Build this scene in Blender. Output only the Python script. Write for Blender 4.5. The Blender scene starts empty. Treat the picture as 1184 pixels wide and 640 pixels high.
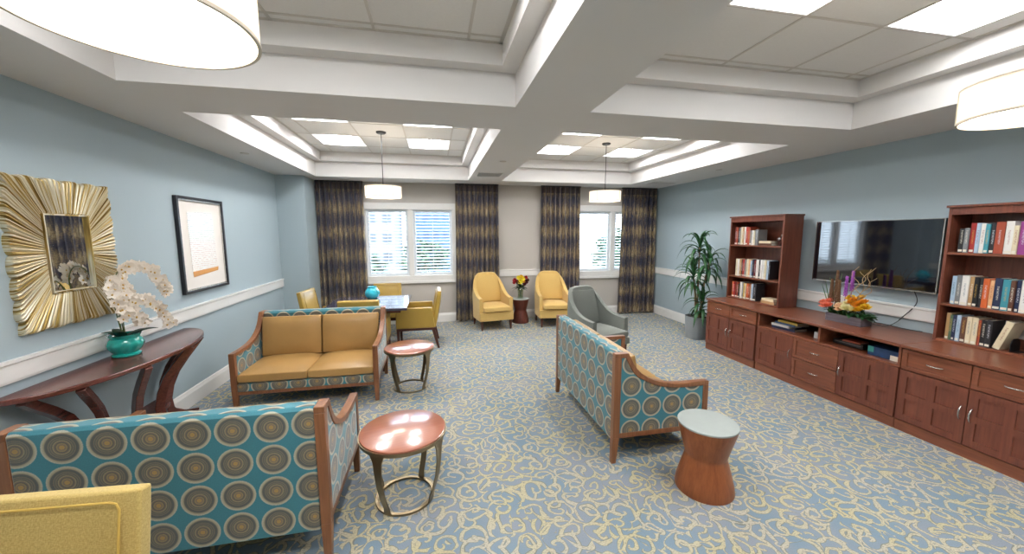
import bpy, bmesh, math, random
from math import sin, cos, pi, radians, sqrt
from mathutils import Vector, Matrix, noise as mnoise
random.seed(7)
COL = bpy.context.scene.collection

# ------------------------------------------------------------------ colour + materials
def hexc(h):
    h = h.lstrip('#'); v = [int(h[i:i+2], 16) / 255 for i in (0, 2, 4)]
    return tuple((c / 12.92 if c <= .04045 else ((c + .055) / 1.055) ** 2.4) for c in v) + (1,)

def new_mat(name):
    m = bpy.data.materials.new(name); m.use_nodes = True
    nt = m.node_tree; b = nt.nodes['Principled BSDF']
    return m, nt, b

def N(nt, typ, **kw):
    n = nt.nodes.new(typ)
    for k, v in kw.items():
        setattr(n, k, v)
    return n

def plug(nt, sock, val):
    if hasattr(val, 'is_linked') or isinstance(val, bpy.types.NodeSocket):
        nt.links.new(val, sock)
    else:
        sock.default_value = val

def math_(nt, op, a, b=None, c=None, clamp=False):
    n = N(nt, 'ShaderNodeMath', operation=op); n.use_clamp = clamp
    plug(nt, n.inputs[0], a)
    if b is not None: plug(nt, n.inputs[1], b)
    if c is not None: plug(nt, n.inputs[2], c)
    return n.outputs[0]

def mix(nt, f, a, b):
    n = N(nt, 'ShaderNodeMix', data_type='RGBA')
    plug(nt, n.inputs[0], f); plug(nt, n.inputs[6], a); plug(nt, n.inputs[7], b)
    return n.outputs[2]

def ramp(nt, fac, stops, interp='LINEAR'):
    n = N(nt, 'ShaderNodeValToRGB'); cr = n.color_ramp; cr.interpolation = interp
    while len(cr.elements) > 1: cr.elements.remove(cr.elements[-1])
    cr.elements[0].position = stops[0][0]; cr.elements[0].color = stops[0][1]
    for p, c in stops[1:]:
        e = cr.elements.new(p); e.color = c
    plug(nt, n.inputs[0], fac)
    return n.outputs[0]

def coords(nt, kind='Object', scale=(1, 1, 1)):
    tc = N(nt, 'ShaderNodeTexCoord'); mp = N(nt, 'ShaderNodeMapping')
    mp.inputs['Scale'].default_value = scale
    nt.links.new(tc.outputs[kind], mp.inputs[0])
    return mp.outputs[0]

def noise_tex(nt, vec, scale=5, detail=3, rough=.5):
    n = N(nt, 'ShaderNodeTexNoise'); plug(nt, n.inputs['Vector'], vec)
    n.inputs['Scale'].default_value = scale; n.inputs['Detail'].default_value = detail
    n.inputs['Roughness'].default_value = rough
    return n.outputs['Fac']

def bump(nt, b, h, strength=.3, dist=.002):
    n = N(nt, 'ShaderNodeBump'); n.inputs['Strength'].default_value = strength
    n.inputs['Distance'].default_value = dist
    plug(nt, n.inputs['Height'], h); nt.links.new(n.outputs[0], b.inputs['Normal'])

def plain(name, col, rough=.5, metal=0, var=.06, vscale=12, bmp=0, bscale=200, spec=.5, coat=0):
    m, nt, b = new_mat(name); c = hexc(col)
    v = coords(nt)
    f = noise_tex(nt, v, vscale, 3)
    d = tuple(x * (1 - var * 2) for x in c[:3]) + (1,)
    u = tuple(min(1, x * (1 + var * 2)) for x in c[:3]) + (1,)
    nt.links.new(mix(nt, f, d, u), b.inputs['Base Color'])
    b.inputs['Roughness'].default_value = rough; b.inputs['Metallic'].default_value = metal
    b.inputs['Specular IOR Level'].default_value = spec; b.inputs['Coat Weight'].default_value = coat
    if bmp: bump(nt, b, noise_tex(nt, v, bscale, 2), bmp)
    return m

def wood(name, dark, light, rough=.38, axis='z', scale=1.0, coat=.0):
    m, nt, b = new_mat(name)
    s = {'x': (3, 60, 60), 'y': (60, 3, 60), 'z': (60, 60, 3)}[axis]
    v = coords(nt, 'Object', tuple(q * scale for q in s))
    f = noise_tex(nt, v, 1.0, 5, .6)
    v2 = coords(nt, 'Object', tuple(q * scale * .12 for q in s))
    g = noise_tex(nt, v2, 1.0, 3, .6)
    f = math_(nt, 'ADD', math_(nt, 'MULTIPLY', f, .6), math_(nt, 'MULTIPLY', g, .4))
    nt.links.new(ramp(nt, f, [(.32, hexc(dark)), (.68, hexc(light))]), b.inputs['Base Color'])
    b.inputs['Roughness'].default_value = rough; b.inputs['Coat Weight'].default_value = coat
    b.inputs['Coat Roughness'].default_value = .2
    bump(nt, b, f, .12, .001)
    return m

def emit(name, col, strength, base='#ffffff'):
    m, nt, b = new_mat(name)
    b.inputs['Base Color'].default_value = hexc(base)
    b.inputs['Emission Color'].default_value = hexc(col)
    b.inputs['Emission Strength'].default_value = strength
    b.inputs['Roughness'].default_value = .6
    return m

def weave(name, c1, c2, rough=.9, scale=300, bmp=.4, kind='UV', sheen=.2):
    m, nt, b = new_mat(name)
    v = coords(nt, kind, (scale, scale * .35, scale))
    f = noise_tex(nt, v, 1.0, 2)
    w = coords(nt, kind, (scale * .4, scale * 1.1, scale))
    g = noise_tex(nt, w, 1.0, 2)
    h = math_(nt, 'ADD', math_(nt, 'MULTIPLY', f, .5), math_(nt, 'MULTIPLY', g, .5))
    nt.links.new(ramp(nt, h, [(.35, hexc(c1)), (.65, hexc(c2))]), b.inputs['Base Color'])
    b.inputs['Roughness'].default_value = rough; b.inputs['Sheen Weight'].default_value = sheen
    bump(nt, b, h, bmp, .0015)
    return m

def carpet_mat():
    m, nt, b = new_mat('carpet')
    tc = N(nt, 'ShaderNodeTexCoord').outputs['Object']
    nz = N(nt, 'ShaderNodeTexNoise'); nt.links.new(tc, nz.inputs['Vector'])
    nz.inputs['Scale'].default_value = 5.0; nz.inputs['Detail'].default_value = 2
    sub = N(nt, 'ShaderNodeVectorMath', operation='SUBTRACT'); nt.links.new(nz.outputs['Color'], sub.inputs[0]); sub.inputs[1].default_value = (.5, .5, .5)
    scl = N(nt, 'ShaderNodeVectorMath', operation='SCALE'); nt.links.new(sub.outputs[0], scl.inputs[0]); scl.inputs['Scale'].default_value = .12
    add = N(nt, 'ShaderNodeVectorMath', operation='ADD'); nt.links.new(tc, add.inputs[0]); nt.links.new(scl.outputs[0], add.inputs[1])
    def scrolls(cell, k, thr, off):
        mp = N(nt, 'ShaderNodeMapping'); nt.links.new(add.outputs[0], mp.inputs[0])
        mp.inputs['Scale'].default_value = (1 / cell, 1 / cell, 0); mp.inputs['Location'].default_value = off
        vo = N(nt, 'ShaderNodeTexVoronoi', voronoi_dimensions='2D'); vo.inputs['Scale'].default_value = 1
        vo.inputs['Randomness'].default_value = .75
        nt.links.new(mp.outputs[0], vo.inputs['Vector'])
        rel = N(nt, 'ShaderNodeVectorMath', operation='SUBTRACT'); nt.links.new(mp.outputs[0], rel.inputs[0]); nt.links.new(vo.outputs['Position'], rel.inputs[1])
        sp = N(nt, 'ShaderNodeSeparateXYZ'); nt.links.new(rel.outputs[0], sp.inputs[0])
        cs = N(nt, 'ShaderNodeSeparateXYZ'); nt.links.new(vo.outputs['Color'], cs.inputs[0])
        ang = math_(nt, 'ARCTAN2', sp.outputs[1], sp.outputs[0])
        sign = math_(nt, 'SUBTRACT', math_(nt, 'MULTIPLY', math_(nt, 'GREATER_THAN', cs.outputs[1], .5), 2.0), 1.0)
        ang = math_(nt, 'MULTIPLY', ang, sign)
        r = vo.outputs['Distance']
        ph = math_(nt, 'MULTIPLY', cs.outputs[0], 6.283)
        s = math_(nt, 'COSINE', math_(nt, 'ADD', math_(nt, 'SUBTRACT', ang, math_(nt, 'MULTIPLY', r, k)), ph))
        return s, r
    s1, r1 = scrolls(.135, 13.0, .6, (0, 0, 0))
    s2, r2 = scrolls(.21, 12.0, .6, (3.3, 1.7, 0))
    # line masks
    wn = math_(nt, 'MULTIPLY', noise_tex(nt, tc, 9, 2), .5)
    m1 = math_(nt, 'GREATER_THAN', math_(nt, 'SUBTRACT', s1, wn), .40)
    m2 = math_(nt, 'GREATER_THAN', math_(nt, 'SUBTRACT', s2, wn), .62)
    lines = math_(nt, 'MAXIMUM', m1, m2)
    e1 = math_(nt, 'GREATER_THAN', math_(nt, 'SUBTRACT', s1, wn), .18)
    e2 = math_(nt, 'GREATER_THAN', math_(nt, 'SUBTRACT', s2, wn), .44)
    edge = math_(nt, 'MAXIMUM', e1, e2)
    big = noise_tex(nt, tc, 2.2, 2)
    base = ramp(nt, big, [(.4, hexc('#8499a6')), (.6, hexc('#999fa6'))])
    pile = noise_tex(nt, tc, 170, 3, .7)
    base = mix(nt, math_(nt, 'MULTIPLY', pile, .6), base, hexc('#5b6e84'))
    cream = ramp(nt, noise_tex(nt, tc, 3.1, 2), [(.38, hexc('#c4b892')), (.62, hexc('#c0b7a4'))])
    c = mix(nt, edge, base, hexc('#7d8078'))
    brk = ramp(nt, noise_tex(nt, coords(nt, 'Object', (70, 190, 1)), 1.0, 2), [(.36, (.25, .25, .25, 1)), (.5, (1, 1, 1, 1))])
    c = mix(nt, math_(nt, 'MULTIPLY', lines, brk), c, cream)
    c = mix(nt, math_(nt, 'MULTIPLY', pile, .22), c, hexc('#3c4650'))
    nt.links.new(c, b.inputs['Base Color'])
    b.inputs['Roughness'].default_value = .95; b.inputs['Specular IOR Level'].default_value = .15
    bump(nt, b, math_(nt, 'ADD', pile, math_(nt, 'MULTIPLY', lines, .6)), .5, .004)
    return m

def medallion_mat():
    m, nt, b = new_mat('medallion_fabric')
    uv = N(nt, 'ShaderNodeTexCoord').outputs['UV']
    sp = N(nt, 'ShaderNodeSeparateXYZ'); nt.links.new(uv, sp.inputs[0])
    P = .168
    fu = math_(nt, 'SUBTRACT', math_(nt, 'FRACT', math_(nt, 'DIVIDE', sp.outputs[0], P)), .5)
    fv = math_(nt, 'SUBTRACT', math_(nt, 'FRACT', math_(nt, 'DIVIDE', sp.outputs[1], P)), .5)
    r = math_(nt, 'SQRT', math_(nt, 'ADD', math_(nt, 'MULTIPLY', fu, fu), math_(nt, 'MULTIPLY', fv, fv)))
    pix = noise_tex(nt, coords(nt, 'UV', (190, 190, 190)), 1.0, 2)
    r2 = math_(nt, 'ADD', r, math_(nt, 'MULTIPLY', math_(nt, 'SUBTRACT', pix, .5), .02))
    teal, tan, br, gold, dk = hexc('#3b8390'), hexc('#bcae90'), hexc('#84705a'), hexc('#b99046'), hexc('#5d5850')
    c = ramp(nt, r2, [(0, gold), (.055, gold), (.07, br), (.115, hexc('#a38a58')), (.135, dk), (.17, br), (.195, hexc('#a6946c')), (.215, dk),
                      (.25, hexc('#8a7a60')), (.27, hexc('#5c5852')), (.30, hexc('#8a7c62')), (.315, dk), (.37, hexc('#645f58')), (.385, hexc('#9b9074')), (.41, tan), (.455, hexc('#c6bea8')), (.472, teal)])
    c = mix(nt, math_(nt, 'MULTIPLY', pix, .5), c, hexc('#30505c'))
    nt.links.new(c, b.inputs['Base Color'])
    b.inputs['Roughness'].default_value = .75; b.inputs['Sheen Weight'].default_value = .5; b.inputs['Sheen Roughness'].default_value = .35
    bump(nt, b, pix, .3, .001)
    return m

def curtain_mat():
    m, nt, b = new_mat('curtain_fabric')
    uv = coords(nt, 'UV')
    sp = N(nt, 'ShaderNodeSeparateXYZ'); nt.links.new(uv, sp.inputs[0])
    st = noise_tex(nt, coords(nt, 'UV', (80, 7, 1)), 1.0, 3, .7)
    st2 = noise_tex(nt, coords(nt, 'UV', (50, 75, 1)), 1.0, 2, .6)
    band = math_(nt, 'ADD', math_(nt, 'MULTIPLY', math_(nt, 'SINE', math_(nt, 'MULTIPLY', sp.outputs[1], 15.5)), .5), .5)
    cols = math_(nt, 'ADD', math_(nt, 'MULTIPLY', math_(nt, 'SINE', math_(nt, 'MULTIPLY', sp.outputs[0], 42.0)), .5), .5)
    ikat = math_(nt, 'ADD', math_(nt, 'MULTIPLY', band, .12), math_(nt, 'MULTIPLY', cols, .10))
    f = math_(nt, 'ADD', math_(nt, 'ADD', math_(nt, 'MULTIPLY', st, .75), math_(nt, 'MULTIPLY', st2, .35)), ikat)
    c = ramp(nt, f, [(.50, hexc('#1c2238')), (.60, hexc('#2f2e40')), (.66, hexc('#514a4a')), (.70, hexc('#6b5c48')), (.76, hexc('#94805a')), (.86, hexc('#b0a283'))])
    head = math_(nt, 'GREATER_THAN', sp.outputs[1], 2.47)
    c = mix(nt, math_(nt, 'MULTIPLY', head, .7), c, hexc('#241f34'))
    nt.links.new(c, b.inputs['Base Color'])
    b.inputs['Roughness'].default_value = .7; b.inputs['Sheen Weight'].default_value = .2
    return m

def art_mat():
    m, nt, b = new_mat('artwork_print')
    uv = coords(nt, 'UV'); sp = N(nt, 'ShaderNodeSeparateXYZ'); nt.links.new(uv, sp.inputs[0])
    w = math_(nt, 'ADD', sp.outputs[1], math_(nt, 'MULTIPLY', noise_tex(nt, coords(nt, 'UV', (9, 9, 1)), 1, 2), .03))
    ln = math_(nt, 'SINE', math_(nt, 'MULTIPLY', w, 190.0))
    br = noise_tex(nt, coords(nt, 'UV', (60, 25, 1)), 1, 2)
    ln = math_(nt, 'MULTIPLY', math_(nt, 'GREATER_THAN', ln, .72), math_(nt, 'GREATER_THAN', br, .47))
    tint = ramp(nt, math_(nt, 'ADD', sp.outputs[1], 0.0), [(1.16, hexc('#cc9a5e'))] if False else [(0, hexc('#d6a05a')), (.25, hexc('#c99a8a')), (.5, hexc('#c08a86')), (.62, hexc('#86b8a4')), (.8, hexc('#90aab8')), (1, hexc('#a8b0b4'))])
    c = mix(nt, math_(nt, 'MULTIPLY', ln, .75), hexc('#f1eee8'), tint)
    nt.links.new(c, b.inputs['Base Color']); b.inputs['Roughness'].default_value = .25
    return m

def glass_mat(name='window_glass', tint=(.93, .97, 1, 1), g=.07):
    m, nt, b = new_mat(name)
    out = nt.nodes['Material Output']
    t = N(nt, 'ShaderNodeBsdfTransparent'); t.inputs[0].default_value = tint
    gl = N(nt, 'ShaderNodeBsdfGlossy'); gl.inputs['Roughness'].default_value = .02
    mx = N(nt, 'ShaderNodeMixShader'); mx.inputs[0].default_value = g
    nt.links.new(t.outputs[0], mx.inputs[1]); nt.links.new(gl.outputs[0], mx.inputs[2]); nt.links.new(mx.outputs[0], out.inputs[0])
    return m

M = {}
M['carpet'] = carpet_mat()
M['wall_blue'] = plain('wall_blue', '#a5b4ba', .75, var=.012, vscale=2, bmp=.05, bscale=300)
M['wall_taupe'] = plain('wall_taupe', '#b8b2aa', .75, var=.012, vscale=2, bmp=.05, bscale=300)
M['ceil'] = plain('ceiling_paint', '#d9d6d3', .8, var=.01, vscale=2)
M['tile'] = plain('ceiling_tile', '#d8d6d2', .9, var=.02, vscale=60, bmp=.3, bscale=500)
M['tbar'] = plain('ceiling_grid', '#c2bcb4', .5, var=.01)
M['trim'] = plain('white_trim', '#e6e4e0', .35, var=.01)
M['shutter'] = plain('shutter_white', '#dfe4e8', .4, var=.01)
M['cherry'] = wood('cherry_wood', '#562b20', '#7e4733', .36, 'z')
M['cherry_h'] = wood('cherry_wood_flat', '#643626', '#8c543a', .30, 'y')
M['sofawood'] = wood('sofa_wood', '#6b4128', '#94623e', .35, 'z')
M['mahog'] = wood('mahogany', '#43201a', '#6e3a30', .25, 'y', coat=.4)
M['stoolwood'] = wood('stool_wood', '#7a3f1e', '#9c5a30', .32, 'z')
M['darkstool'] = wood('dark_stool_wood', '#47211b', '#6b362b', .32, 'z')
M['darkleg'] = wood('dark_leg', '#3d1f18', '#5c3226', .4, 'z')
M['tablewood'] = wood('table_top_wood', '#9b5236', '#b26a4c', .2, 'x', coat=1.0)
M['dtop'] = plain('dining_top', '#4c4a5c', .12, coat=.5, var=.03)
M['medal'] = medallion_mat()
tb = M['tablewood'].node_tree.nodes['Principled BSDF']; tb.inputs['Specular IOR Level'].default_value = 1.0; tb.inputs['Roughness'].default_value = .28; tb.inputs['Coat IOR'].default_value = 2.0; tb.inputs['Coat Roughness'].default_value = .14
M['leather'] = plain('tan_leather', '#aa854f', .36, var=.05, vscale=6, bmp=.15, bscale=180)
M['leather_seam'] = plain('leather_seam', '#6e4a20', .6)
M['yellow'] = weave('yellow_weave', '#a88f4c', '#c9b06c', scale=260)
M['yellow2'] = weave('yellow_upholstery', '#c39f56', '#d6b672', scale=420, bmp=.15)
M['mustard'] = plain('mustard_vinyl', '#a98b40', .3, var=.05, vscale=8)
M['grey'] = weave('grey_upholstery', '#5e635e', '#787c74', scale=420, bmp=.15)
M['piping'] = plain('yellow_piping', '#bf9f4c', .7)
M['bronze'] = plain('bronze_metal', '#8f8066', .3, 1, var=.06)
M['silver'] = plain('silver_metal', '#c8c6c2', .25, 1, var=.02)
M['black'] = plain('black_plastic', '#141416', .4)
M['screen'] = plain('tv_screen', '#090c16', .05, var=.0, coat=1.0, spec=.8)
M['gold'] = None
M['teal'] = plain('teal_glaze', '#17948a', .12, var=.12, vscale=30, coat=.5)
M['turq'] = plain('turquoise_glaze', '#2bb0c4', .1, var=.25, vscale=14, coat=.6)
M['leaf'] = plain('leaf_green', '#2c5a30', .35, var=.2, vscale=9)
M['leafdark'] = plain('leaf_dark', '#1c3a26', .3, var=.15, vscale=9)
M['leaflime'] = plain('leaf_light', '#4c7a34', .4, var=.2, vscale=9)
M['treeleaf'] = plain('tree_leaf', '#3c5c3c', .6, var=.2)
M['stemg'] = plain('stem_green', '#5a6b34', .5)
M['cane'] = plain('cane_brown', '#8a7658', .7, var=.2, vscale=30)
M['soil'] = plain('soil', '#2a211a', .95, var=.3, vscale=40)
M['pot'] = plain('grey_pot', '#8b9092', .5, var=.04)
M['boxgrey'] = wood('weathered_box', '#4d454c', '#776d74', .7, 'y')
M['orchid'] = plain('orchid_petal', '#efe6da', .5, var=.03)
M['orchidlip'] = plain('orchid_lip', '#c9a24a', .5)
for n_, h_ in dict(rose_peach='#e98a6c', rose_pale='#ecc49a', petal_yellow='#e8bf2c', petal_orange='#e09a24', petal_cream='#e9e2b0', petal_red='#a81f28',
                   petal_dark='#5c1f2c', petal_purple='#9a4fa8', petal_lemon='#efdc3a', petal_rust='#6b4a2e', twig='#b29468').items():
    M[n_] = plain(n_, h_, .6, var=.1, vscale=40)
M['glass'] = glass_mat()
M['vaseglass'] = glass_mat('vase_glass', (.85, .93, .88, 1), .14)
M['paper'] = plain('paper', '#e6e0d0', .8)
M['lamp'] = emit('troffer_lamp', '#f8f8fa', 42)
M['reflector'] = plain('troffer_white', '#f4f4f2', .4, var=0)
M['shade'] = emit('lamp_shade', '#ffe8cc', .55, '#e8dcc8')
M['diffuser'] = emit('lamp_diffuser', '#fff2e0', 9.0)
M['shade_rim'] = plain('shade_rim', '#cfc4b2', .5)
M['curtain'] = curtain_mat()
M['art'] = art_mat()
M['mat'] = plain('picture_mat', '#e9e2da', .6, var=.01)
M['frameblack'] = plain('frame_black', '#1b1a20', .3)
M['mirror'] = plain('mirror_glass', '#e8ecee', .02, 1, var=0)
M['concrete'] = plain('concrete', '#747672', .9)
M['vent'] = plain('vent_dark', '#6d6c6c', .5)
M['stooltop'] = plain('stool_top_stone', '#a3aaa6', .25, var=.03)
def gold_mat():
    m, nt, b = new_mat('gold_leaf')
    v = coords(nt, 'UV', (15, 1.0, 1))
    f = noise_tex(nt, v, 1.0, 4, .6)
    nt.links.new(ramp(nt, f, [(.34, hexc('#5f4a22')), (.44, hexc('#b39650')), (.53, hexc('#ded6be')), (.64, hexc('#d6ceb8')), (.72, hexc('#a88c4a'))]), b.inputs['Base Color'])
    b.inputs['Metallic'].default_value = .7; b.inputs['Roughness'].default_value = .42
    bump(nt, b, f, .15, .002)
    return m
M['gold'] = gold_mat()

# ------------------------------------------------------------------ mesh builder
class MB:
    def __init__(s):
        s.bm = bmesh.new()
    def quad(s, *v):
        try: s.bm.faces.new(v)
        except ValueError: pass
    def box(s, x0, x1, y0, y1, z0, z1, mat=None, mi=0):
        if x0 > x1: x0, x1 = x1, x0
        if y0 > y1: y0, y1 = y1, y0
        p = [(x0, y0, z0), (x1, y0, z0), (x1, y1, z0), (x0, y1, z0), (x0, y0, z1), (x1, y0, z1), (x1, y1, z1), (x0, y1, z1)]
        v = [s.bm.verts.new((mat @ Vector(q)) if mat else q) for q in p]
        for f in ((3, 2, 1, 0), (4, 5, 6, 7), (0, 1, 5, 4), (1, 2, 6, 5), (2, 3, 7, 6), (3, 0, 4, 7)):
            s.bm.faces.new([v[i] for i in f]).material_index = mi
        return s
    def prism(s, pts, a, b, plane='yz', mat=None):
        def P(u, w, d):
            q = {'yz': (d, u, w), 'xz': (u, d, w), 'xy': (u, w, d)}[plane]
            return (mat @ Vector(q)) if mat else q
        A = [s.bm.verts.new(P(u, w, a)) for u, w in pts]; B = [s.bm.verts.new(P(u, w, b)) for u, w in pts]
        s.bm.faces.new(A); s.bm.faces.new(B[::-1]); n = len(pts)
        for i in range(n): s.bm.faces.new((A[i], A[(i+1) % n], B[(i+1) % n], B[i]))
        return s
    def tube(s, pts, r, seg=8, caps=True):
        pts = [Vector(p) for p in pts]; n = len(pts); rings = []
        up = None
        for i, p in enumerate(pts):
            t = (pts[min(i+1, n-1)] - pts[max(i-1, 0)]).normalized()
            if up is None:
                up = Vector((0, 0, 1)) if abs(t.z) < .9 else Vector((1, 0, 0))
            a = t.cross(up)
            if a.length < 1e-4: a = t.cross(Vector((0, 1, 0)))
            a.normalize(); b = a.cross(t).normalized(); up = b
            rr = r[i] if isinstance(r, (list, tuple)) else r
            rings.append([s.bm.verts.new(p + (a * cos(2*pi*k/seg) + b * sin(2*pi*k/seg)) * rr) for k in range(seg)])
        for i in range(n-1):
            for k in range(seg):
                s.quad(rings[i][k], rings[i][(k+1) % seg], rings[i+1][(k+1) % seg], rings[i+1][k])
        if caps: s.bm.faces.new(rings[0][::-1]); s.bm.faces.new(rings[-1])
        return s
    def bar(s, pts, wdir, w, h):
        # rectangular bar along pts; wdir = width direction; w may be list
        pts = [Vector(p) for p in pts]; n = len(pts); rings = []
        for i, p in enumerate(pts):
            t = (pts[min(i+1, n-1)] - pts[max(i-1, 0)]).normalized()
            wd = wdir[i] if isinstance(wdir, list) else wdir
            a = Vector(wd); a = (a - t * a.dot(t)).normalized(); b = t.cross(a).normalized()
            ww = (w[i] if isinstance(w, (list, tuple)) else w) / 2; hh = (h[i] if isinstance(h, (list, tuple)) else h) / 2
            rings.append([s.bm.verts.new(p + a*sa*ww + b*sb*hh) for sa, sb in ((-1, -1), (1, -1), (1, 1), (-1, 1))])
        for i in range(n-1):
            for k in range(4): s.quad(rings[i][k], rings[i][(k+1) % 4], rings[i+1][(k+1) % 4], rings[i+1][k])
        s.bm.faces.new(rings[0][::-1]); s.bm.faces.new(rings[-1])
        return s
    def lathe(s, prof, seg=32, c=(0, 0, 0), closed=False, wob=None):
        rings = []
        for j, (r, z) in enumerate(prof):
            if r < 1e-5: rings.append([s.bm.verts.new((c[0], c[1], c[2]+z))]); continue
            ring = []
            for k in range(seg):
                a = 2*pi*k/seg; q = r * (1 + (wob(a, z) if wob else 0))
                ring.append(s.bm.verts.new((c[0]+q*cos(a), c[1]+q*sin(a), c[2]+z)))
            rings.append(ring)
        rr = rings + ([rings[0]] if closed else [])
        for A, B in zip(rr, rr[1:]):
            for k in range(seg):
                if len(A) == 1 and len(B) == 1: break
                if len(A) == 1: s.quad(A[0], B[k], B[(k+1) % seg])
                elif len(B) == 1: s.quad(A[k], A[(k+1) % seg], B[0])
                else: s.quad(A[k], A[(k+1) % seg], B[(k+1) % seg], B[k])
        return s
    def ell(s, c, r, sub=2, nz=0, seed=0):
        g = bmesh.ops.create_icosphere(s.bm, subdivisions=sub, radius=1)
        for v in g['verts']:
            d = v.co.copy(); k = 1 + (nz * mnoise.noise(d * 2.3 + Vector((seed, seed*.7, 0))) if nz else 0)
            v.co = Vector((c[0]+d.x*r[0]*k, c[1]+d.y*r[1]*k, c[2]+d.z*r[2]*k))
        return s
    def surf(s, f, nu, nv, closeu=False):
        g = [[s.bm.verts.new(f(i/nu, j/nv)) for j in range(nv+1)] for i in range(nu if closeu else nu+1)]
        m = nu
        for i in range(m):
            for j in range(nv):
                a = g[i]; b = g[(i+1) % len(g)]
                s.quad(a[j], b[j], b[j+1], a[j+1])
        return g
    def cushion(s, x0, x1, y0, y1, z0, z1, puff=.12, n=10, ax='z', sag=0):
        cx, cy, cz = (x0+x1)/2, (y0+y1)/2, (z0+z1)/2; hx, hy, hz = (x1-x0)/2, (y1-y0)/2, (z1-z0)/2
        vd = {}
        def V(i, j, k):
            if (i, j, k) not in vd: vd[(i, j, k)] = s.bm.verts.new((2*i/n-1, 2*j/n-1, 2*k/n-1))
            return vd[(i, j, k)]
        for i in range(n):
            for j in range(n):
                for q in (0, n):
                    s.quad(V(i, j, q), V(i+1, j, q), V(i+1, j+1, q), V(i, j+1, q))
                    s.quad(V(i, q, j), V(i+1, q, j), V(i+1, q, j+1), V(i, q, j+1))
                    s.quad(V(q, i, j), V(q, i+1, j), V(q, i+1, j+1), V(q, i, j+1))
        vs = list(vd.values())
        for v in vs:
            x, y, z = v.co
            def rd(a, b, c, k=.94):
                return a
            kx = kz = ky = 1
            if ax == 'z':
                w = (1-abs(x)**4)*(1-abs(y)**4); z = z*(1-.25*(1-w)) + (puff/hz)*w*(1 if z > 0 else -.2)*abs(z)
            elif ax == 'y':
                w = (1-abs(x)**4)*(1-abs(z)**4); y = y*(1-.35*(1-w)) + (puff/hy)*w*y
            # round corners
            x2 = x * (1 - .03*y*y*z*z); y2 = y * (1 - .03*x*x*z*z)
            v.co = Vector((cx+x2*hx, cy+y2*hy, cz+z*hz))
        return s
    def xform(s, m):
        bmesh.ops.transform(s.bm, matrix=m, verts=s.bm.verts); return s
    def build(s, name, mat, parent=None, bevel=0, smooth=True, ang=35, loc=None, rotz=0, uv=True, uvf=None, seg=2, props=None):
        bm = s.bm
        bmesh.ops.recalc_face_normals(bm, faces=bm.faces)
        me = bpy.data.meshes.new(name)
        if uv:
            L = bm.loops.layers.uv.new('UVMap')
            for f in bm.faces:
                n = f.normal; ax = max(range(3), key=lambda i: abs(n[i]))
                for l in f.loops:
                    c = l.vert.co
                    if uvf: l[L].uv = uvf(c, n)
                    else: l[L].uv = (c.y, c.z) if ax == 0 else ((c.x, c.z) if ax == 1 else (c.x, c.y))
        bm.to_mesh(me); bm.free()
        for m in (mat if isinstance(mat, list) else [mat]): me.materials.append(m)
        if smooth:
            me.shade_smooth(); me.set_sharp_from_angle(angle=radians(ang))
        o = bpy.data.objects.new(name, me); COL.objects.link(o)
        if parent is not None: o.parent = parent
        if loc is not None: o.location = loc
        o.rotation_euler.z = rotz
        if bevel:
            b = o.modifiers.new('Bevel', 'BEVEL'); b.width = bevel; b.segments = seg; b.limit_method = 'ANGLE'; b.angle_limit = radians(40)
        if props:
            for k, v in props.items(): o[k] = v
        return o

def thing(name, label, cat, loc=(0, 0, 0), rotz=0, group=None):
    o = bpy.data.objects.new(name, None); COL.objects.link(o); o.empty_display_size = .1
    o.location = loc; o.rotation_euler = (0, 0, rotz); o['label'] = label; o['category'] = cat
    if group: o['group'] = group
    return o
def tag(o, label, cat, group=None):
    o['label'] = label; o['category'] = cat
    if group: o['group'] = group
    return o
def struct(o):
    o['kind'] = 'structure'; return o
def children(o): return [c for c in bpy.data.objects if c.parent == o]
def dup(o, loc, rotz=0, label=None, parent=None, scale=None):
    kids = children(o)
    c = o.copy(); COL.objects.link(c)
    c.parent = parent
    if parent is None and loc is not None:
        c.location = loc; c.rotation_euler = (0, 0, rotz)
        if label: c['label'] = label
        if scale: c.scale = scale
    for k in kids: dup(k, None, parent=c)
    return c

# ------------------------------------------------------------------ room constants
XL, XR, YF, YB, ZC, Z1, Z2 = -2.416, 4.58, -2.2, 7.2, 2.611, 2.84, 2.98
def slab(cu, cv, hole, t0, t1, plane):
    """plate with rectangular holes; cu, cv are cut lines, hole(uc, vc) -> bool"""
    m = MB(); bm = m.bm; vv = {}
    def V(u, v, t):
        k = (u, v, t)
        if k not in vv: vv[k] = bm.verts.new({'xy': (u, v, t), 'xz': (u, t, v), 'yz': (t, u, v)}[plane])
        return vv[k]
    nu, nv = len(cu)-1, len(cv)-1
    fill = [[not hole((cu[i]+cu[i+1])/2, (cv[j]+cv[j+1])/2) for j in range(nv)] for i in range(nu)]
    F = lambda i, j: 0 <= i < nu and 0 <= j < nv and fill[i][j]
    for i in range(nu):
        for j in range(nv):
            if not fill[i][j]: continue
            a, b, c, d = cu[i], cu[i+1], cv[j], cv[j+1]
            for t in (t0, t1): m.quad(V(a, c, t), V(b, c, t), V(b, d, t), V(a, d, t))
            if not F(i-1, j): m.quad(V(a, c, t0), V(a, d, t0), V(a, d, t1), V(a, c, t1))
            if not F(i+1, j): m.quad(V(b, c, t0), V(b, d, t0), V(b, d, t1), V(b, c, t1))
            if not F(i, j-1): m.quad(V(a, c, t0), V(b, c, t0), V(b, c, t1), V(a, c, t1))
            if not F(i, j+1): m.quad(V(a, d, t0), V(b, d, t0), V(b, d, t1), V(a, d, t1))
    return m

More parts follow.
